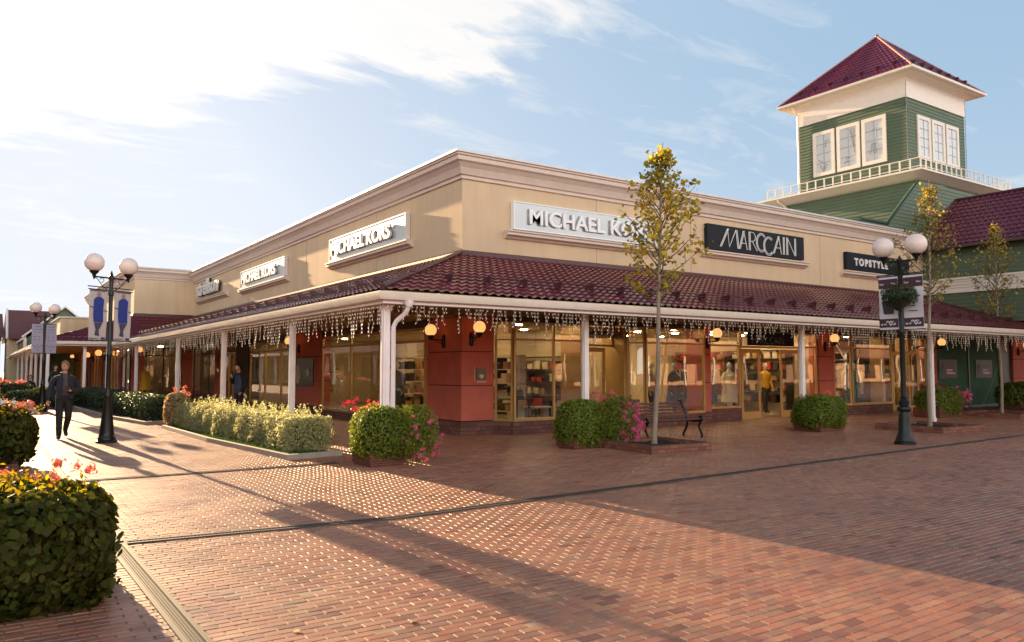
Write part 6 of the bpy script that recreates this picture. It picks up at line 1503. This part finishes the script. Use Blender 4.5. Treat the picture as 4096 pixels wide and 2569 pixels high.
def bag(label, x, y, z, m_, s=1, rz=0):
    t_ = thing('handbag', label, 'handbag', (0, 0, 0), 'handbags on display'); b = MB()
    vs = [(-.16*s, -.06*s, 0), (.16*s, -.06*s, 0), (.16*s, .06*s, 0), (-.16*s, .06*s, 0), (-.12*s, -.035*s, .22*s), (.12*s, -.035*s, .22*s), (.12*s, .035*s, .22*s), (-.12*s, .035*s, .22*s)]
    b.add(vs, [(3, 2, 1, 0), (4, 5, 6, 7), (0, 1, 5, 4), (1, 2, 6, 5), (2, 3, 7, 6), (3, 0, 4, 7)]); b.build('bag_body', m_, t_, bevel=.012)
    b = MB(); b.tube([(.075*s*math.cos(a), 0, .21*s+.12*s*math.sin(a)) for a in np.linspace(0, math.pi, 9)], .009*s, 6); b.build('handle', DARKT, t_); t_.location = (x, y, z); t_.rotation_euler = (0, 0, rz); return t_
table('dark display table in the corner bay window', 11.7, 17.55, 1.3, .7, .85, DARKT, 0)
for k, (x, y, m_, l) in enumerate(((11.25, 17.5, DARKT, 'black handbag at the left of the dark table in the bay window'), (11.65, 17.6, TANT, 'tan handbag in the middle of the dark table in the bay window'), (12.1, 17.5, DARKT, 'black handbag at the right of the dark table in the bay window'))): bag(l, x, y, .85, m_)
table('low cream plinth table behind the bay window glass', 12.9, 17.7, .6, .6, .6, CREAMT, 0); bag('red handbag on the low cream table in the bay window', 12.9, 17.7, .6, REDT)
def shelf(label, x0, x1, y0, y1, hs, m_, goods, facing):
    t_ = thing('shelf_unit', label, 'shelf', ((x0+x1)/2, (y0+y1)/2, 0)); b = MB(); 
    for z in hs: b.box(x0, x1, y0, y1, z, z+.03)
    b.box(x0, x0+.03, y0, y1, .05, hs[-1]+.03) if facing == 'y' else b.box(x0, x1, y0, y0+.03, .05, hs[-1]+.03)
    b.box(x1-.03, x1, y0, y1, .05, hs[-1]+.03) if facing == 'y' else b.box(x0, x1, y1-.03, y1, .05, hs[-1]+.03)
    b.build('shelves', m_, t_)
    rd = random.Random(int(x0*7+y0*3))
    def good(*a): q = MB(); q.box(*a[:6]); q.build('boxed_goods', a[6], t_)
    for z in hs[:-1]:
        if facing == 'y':
            u = x0+.1
            while u < x1-.3: w2 = rd.uniform(.16, .3); good(u, u+w2, y0+.05, y1-.05, z+.03, z+.03+rd.uniform(.12, .28), rd.choice((DARKT, DARKT, TANT, CREAMT, REDT))); u += w2+rd.uniform(.05, .2)
        else:
            u = y0+.1
            while u < y1-.3: w2 = rd.uniform(.16, .3); good(x0+.05, x1-.05, u, u+w2, z+.03, z+.03+rd.uniform(.12, .28), rd.choice((DARKT, DARKT, TANT, CREAMT, REDT))); u += w2+rd.uniform(.05, .2)
    return t_
shelf('wide shelf of bags on the back wall of the corner shop', 11.0, 14.5, 23.6, 23.95, (.4, .8, 1.2, 1.6, 2.0), CREAMT, 1, 'y')
shelf('shelf of dark goods seen through the nearest left window', 12.5, 12.85, 18.2, 21.5, (.4, .8, 1.2, 1.6, 2.0), CREAMT, 1, 'x')
shelf('shelf of red goods seen through the left corner window', 12.5, 12.85, 24.5, 27.5, (.4, .8, 1.2, 1.6, 2.0), TANT, 1, 'x')
shelf('tall dark shelf of goods along the right wall of the second shop', 24.2, 24.6, 17.9, 20.6, (.4, .8, 1.2, 1.6, 2.0, 2.3), DARKT, 1, 'x')
shelf('tall tan shelf of goods in the far right corner of the second shop', 24.2, 24.6, 20.8, 23.4, (.4, .8, 1.2, 1.6, 2.0, 2.3), TANT, 1, 'x')
shelf('dark shelf on the side wall inside the corner shop', 15.0, 15.4, 19.0, 23.0, (.4, .8, 1.2, 1.6, 2.0), DARKT, 1, 'x')
shelf('shelf of goods along the right wall of the third shop', 31.5, 31.9, 17.4, 21.5, (.4, .8, 1.2, 1.6, 2.0), DARKT, 1, 'x')
shelf('narrow dark shelf in the slim side window of the third shop', 25.3, 25.85, 17.35, 17.6, (.4, .7, 1.0, 1.3, 1.6, 1.9, 2.2), mat('pale_shelf', (.4, .38, .35), .4), 1, 'y')
def rack(label, x, y, ln, rz, cols):
    t_ = thing('clothes_rack', label, 'clothes rack'); b = MB(); b.tube([(-ln/2, 0, .05), (-ln/2, 0, 1.6), (ln/2, 0, 1.6), (ln/2, 0, .05)], .018, 8); b.build('rail', mat('rack_steel', (.5, .48, .45), .25, metal=.9), t_)
    rd = random.Random(int(x*10)); q = MB(); u = -ln/2+.1
    while u < ln/2-.08:
        h = rd.uniform(.6, .95); w2 = rd.uniform(.035, .06); m_ = rd.choice(cols)
        q.add([(u, -.22, 1.52), (u+w2, -.22, 1.52), (u+w2, 0, 1.58), (u, 0, 1.58), (u, .22, 1.52), (u+w2, .22, 1.52), (u, -.25, 1.55-h), (u+w2, -.25, 1.55-h), (u, .25, 1.55-h), (u+w2, .25, 1.55-h)],
              [(0, 1, 3, 2) if 0 else (0, 1, 2, 3), (3, 2, 5, 4), (6, 7, 1, 0), (4, 5, 9, 8), (8, 9, 7, 6), (0, 3, 4, 8, 6), (1, 7, 9, 5, 2)], m_); u += w2+rd.uniform(.01, .03)
    q.build('hanging_clothes', None, t_); t_.location = (x, y, 0); t_.rotation_euler = (0, 0, rz)
rack('rail of cream and white clothes inside the bay by the inner sign', 16.9, 19.2, 1.8, R(8), (CREAMT, MANN, TANT))
rack('rail of mixed clothes in the middle of the second shop', 20.6, 19.4, 2.6, R(35), (CREAMT, DARKT, TANT, MANN))
rack('rail of dark clothes at the right of the second shop', 23.0, 20.2, 2.2, R(40), (DARKT, DARKT, REDT, CREAMT))
rack('rail of bright clothes in the third shop', 29.6, 18.6, 2.6, R(35), (DARKT, YELC, MANN, GREENP))
rack('rail of dark clothes behind the far left windows', 12.2, 42.5, 3, R(90), (DARKT, NAVY, DARKT, REDT))
rack('rail of pale clothes behind the left windows past the poster', 12.4, 32.5, 3, R(90), (CREAMT, TANT, DARKT))
# fallen leaves
n = 260; P_ = np.c_[rng.uniform(1.5, 24, n), rng.uniform(3, 16, n), np.full(n, .006)]; o = quads('fallen_leaves', leaves(P_, np.tile([0, 0, 1.], (n, 1)), rng.uniform(.012, .03, n), 6, 1, .1), None, mat('dry_leaf', (.30, .19, .06), .7, island=.4), 6); tag(o, 'scattered dry leaves lying on the brick paving', 'leaves', kind='stuff')
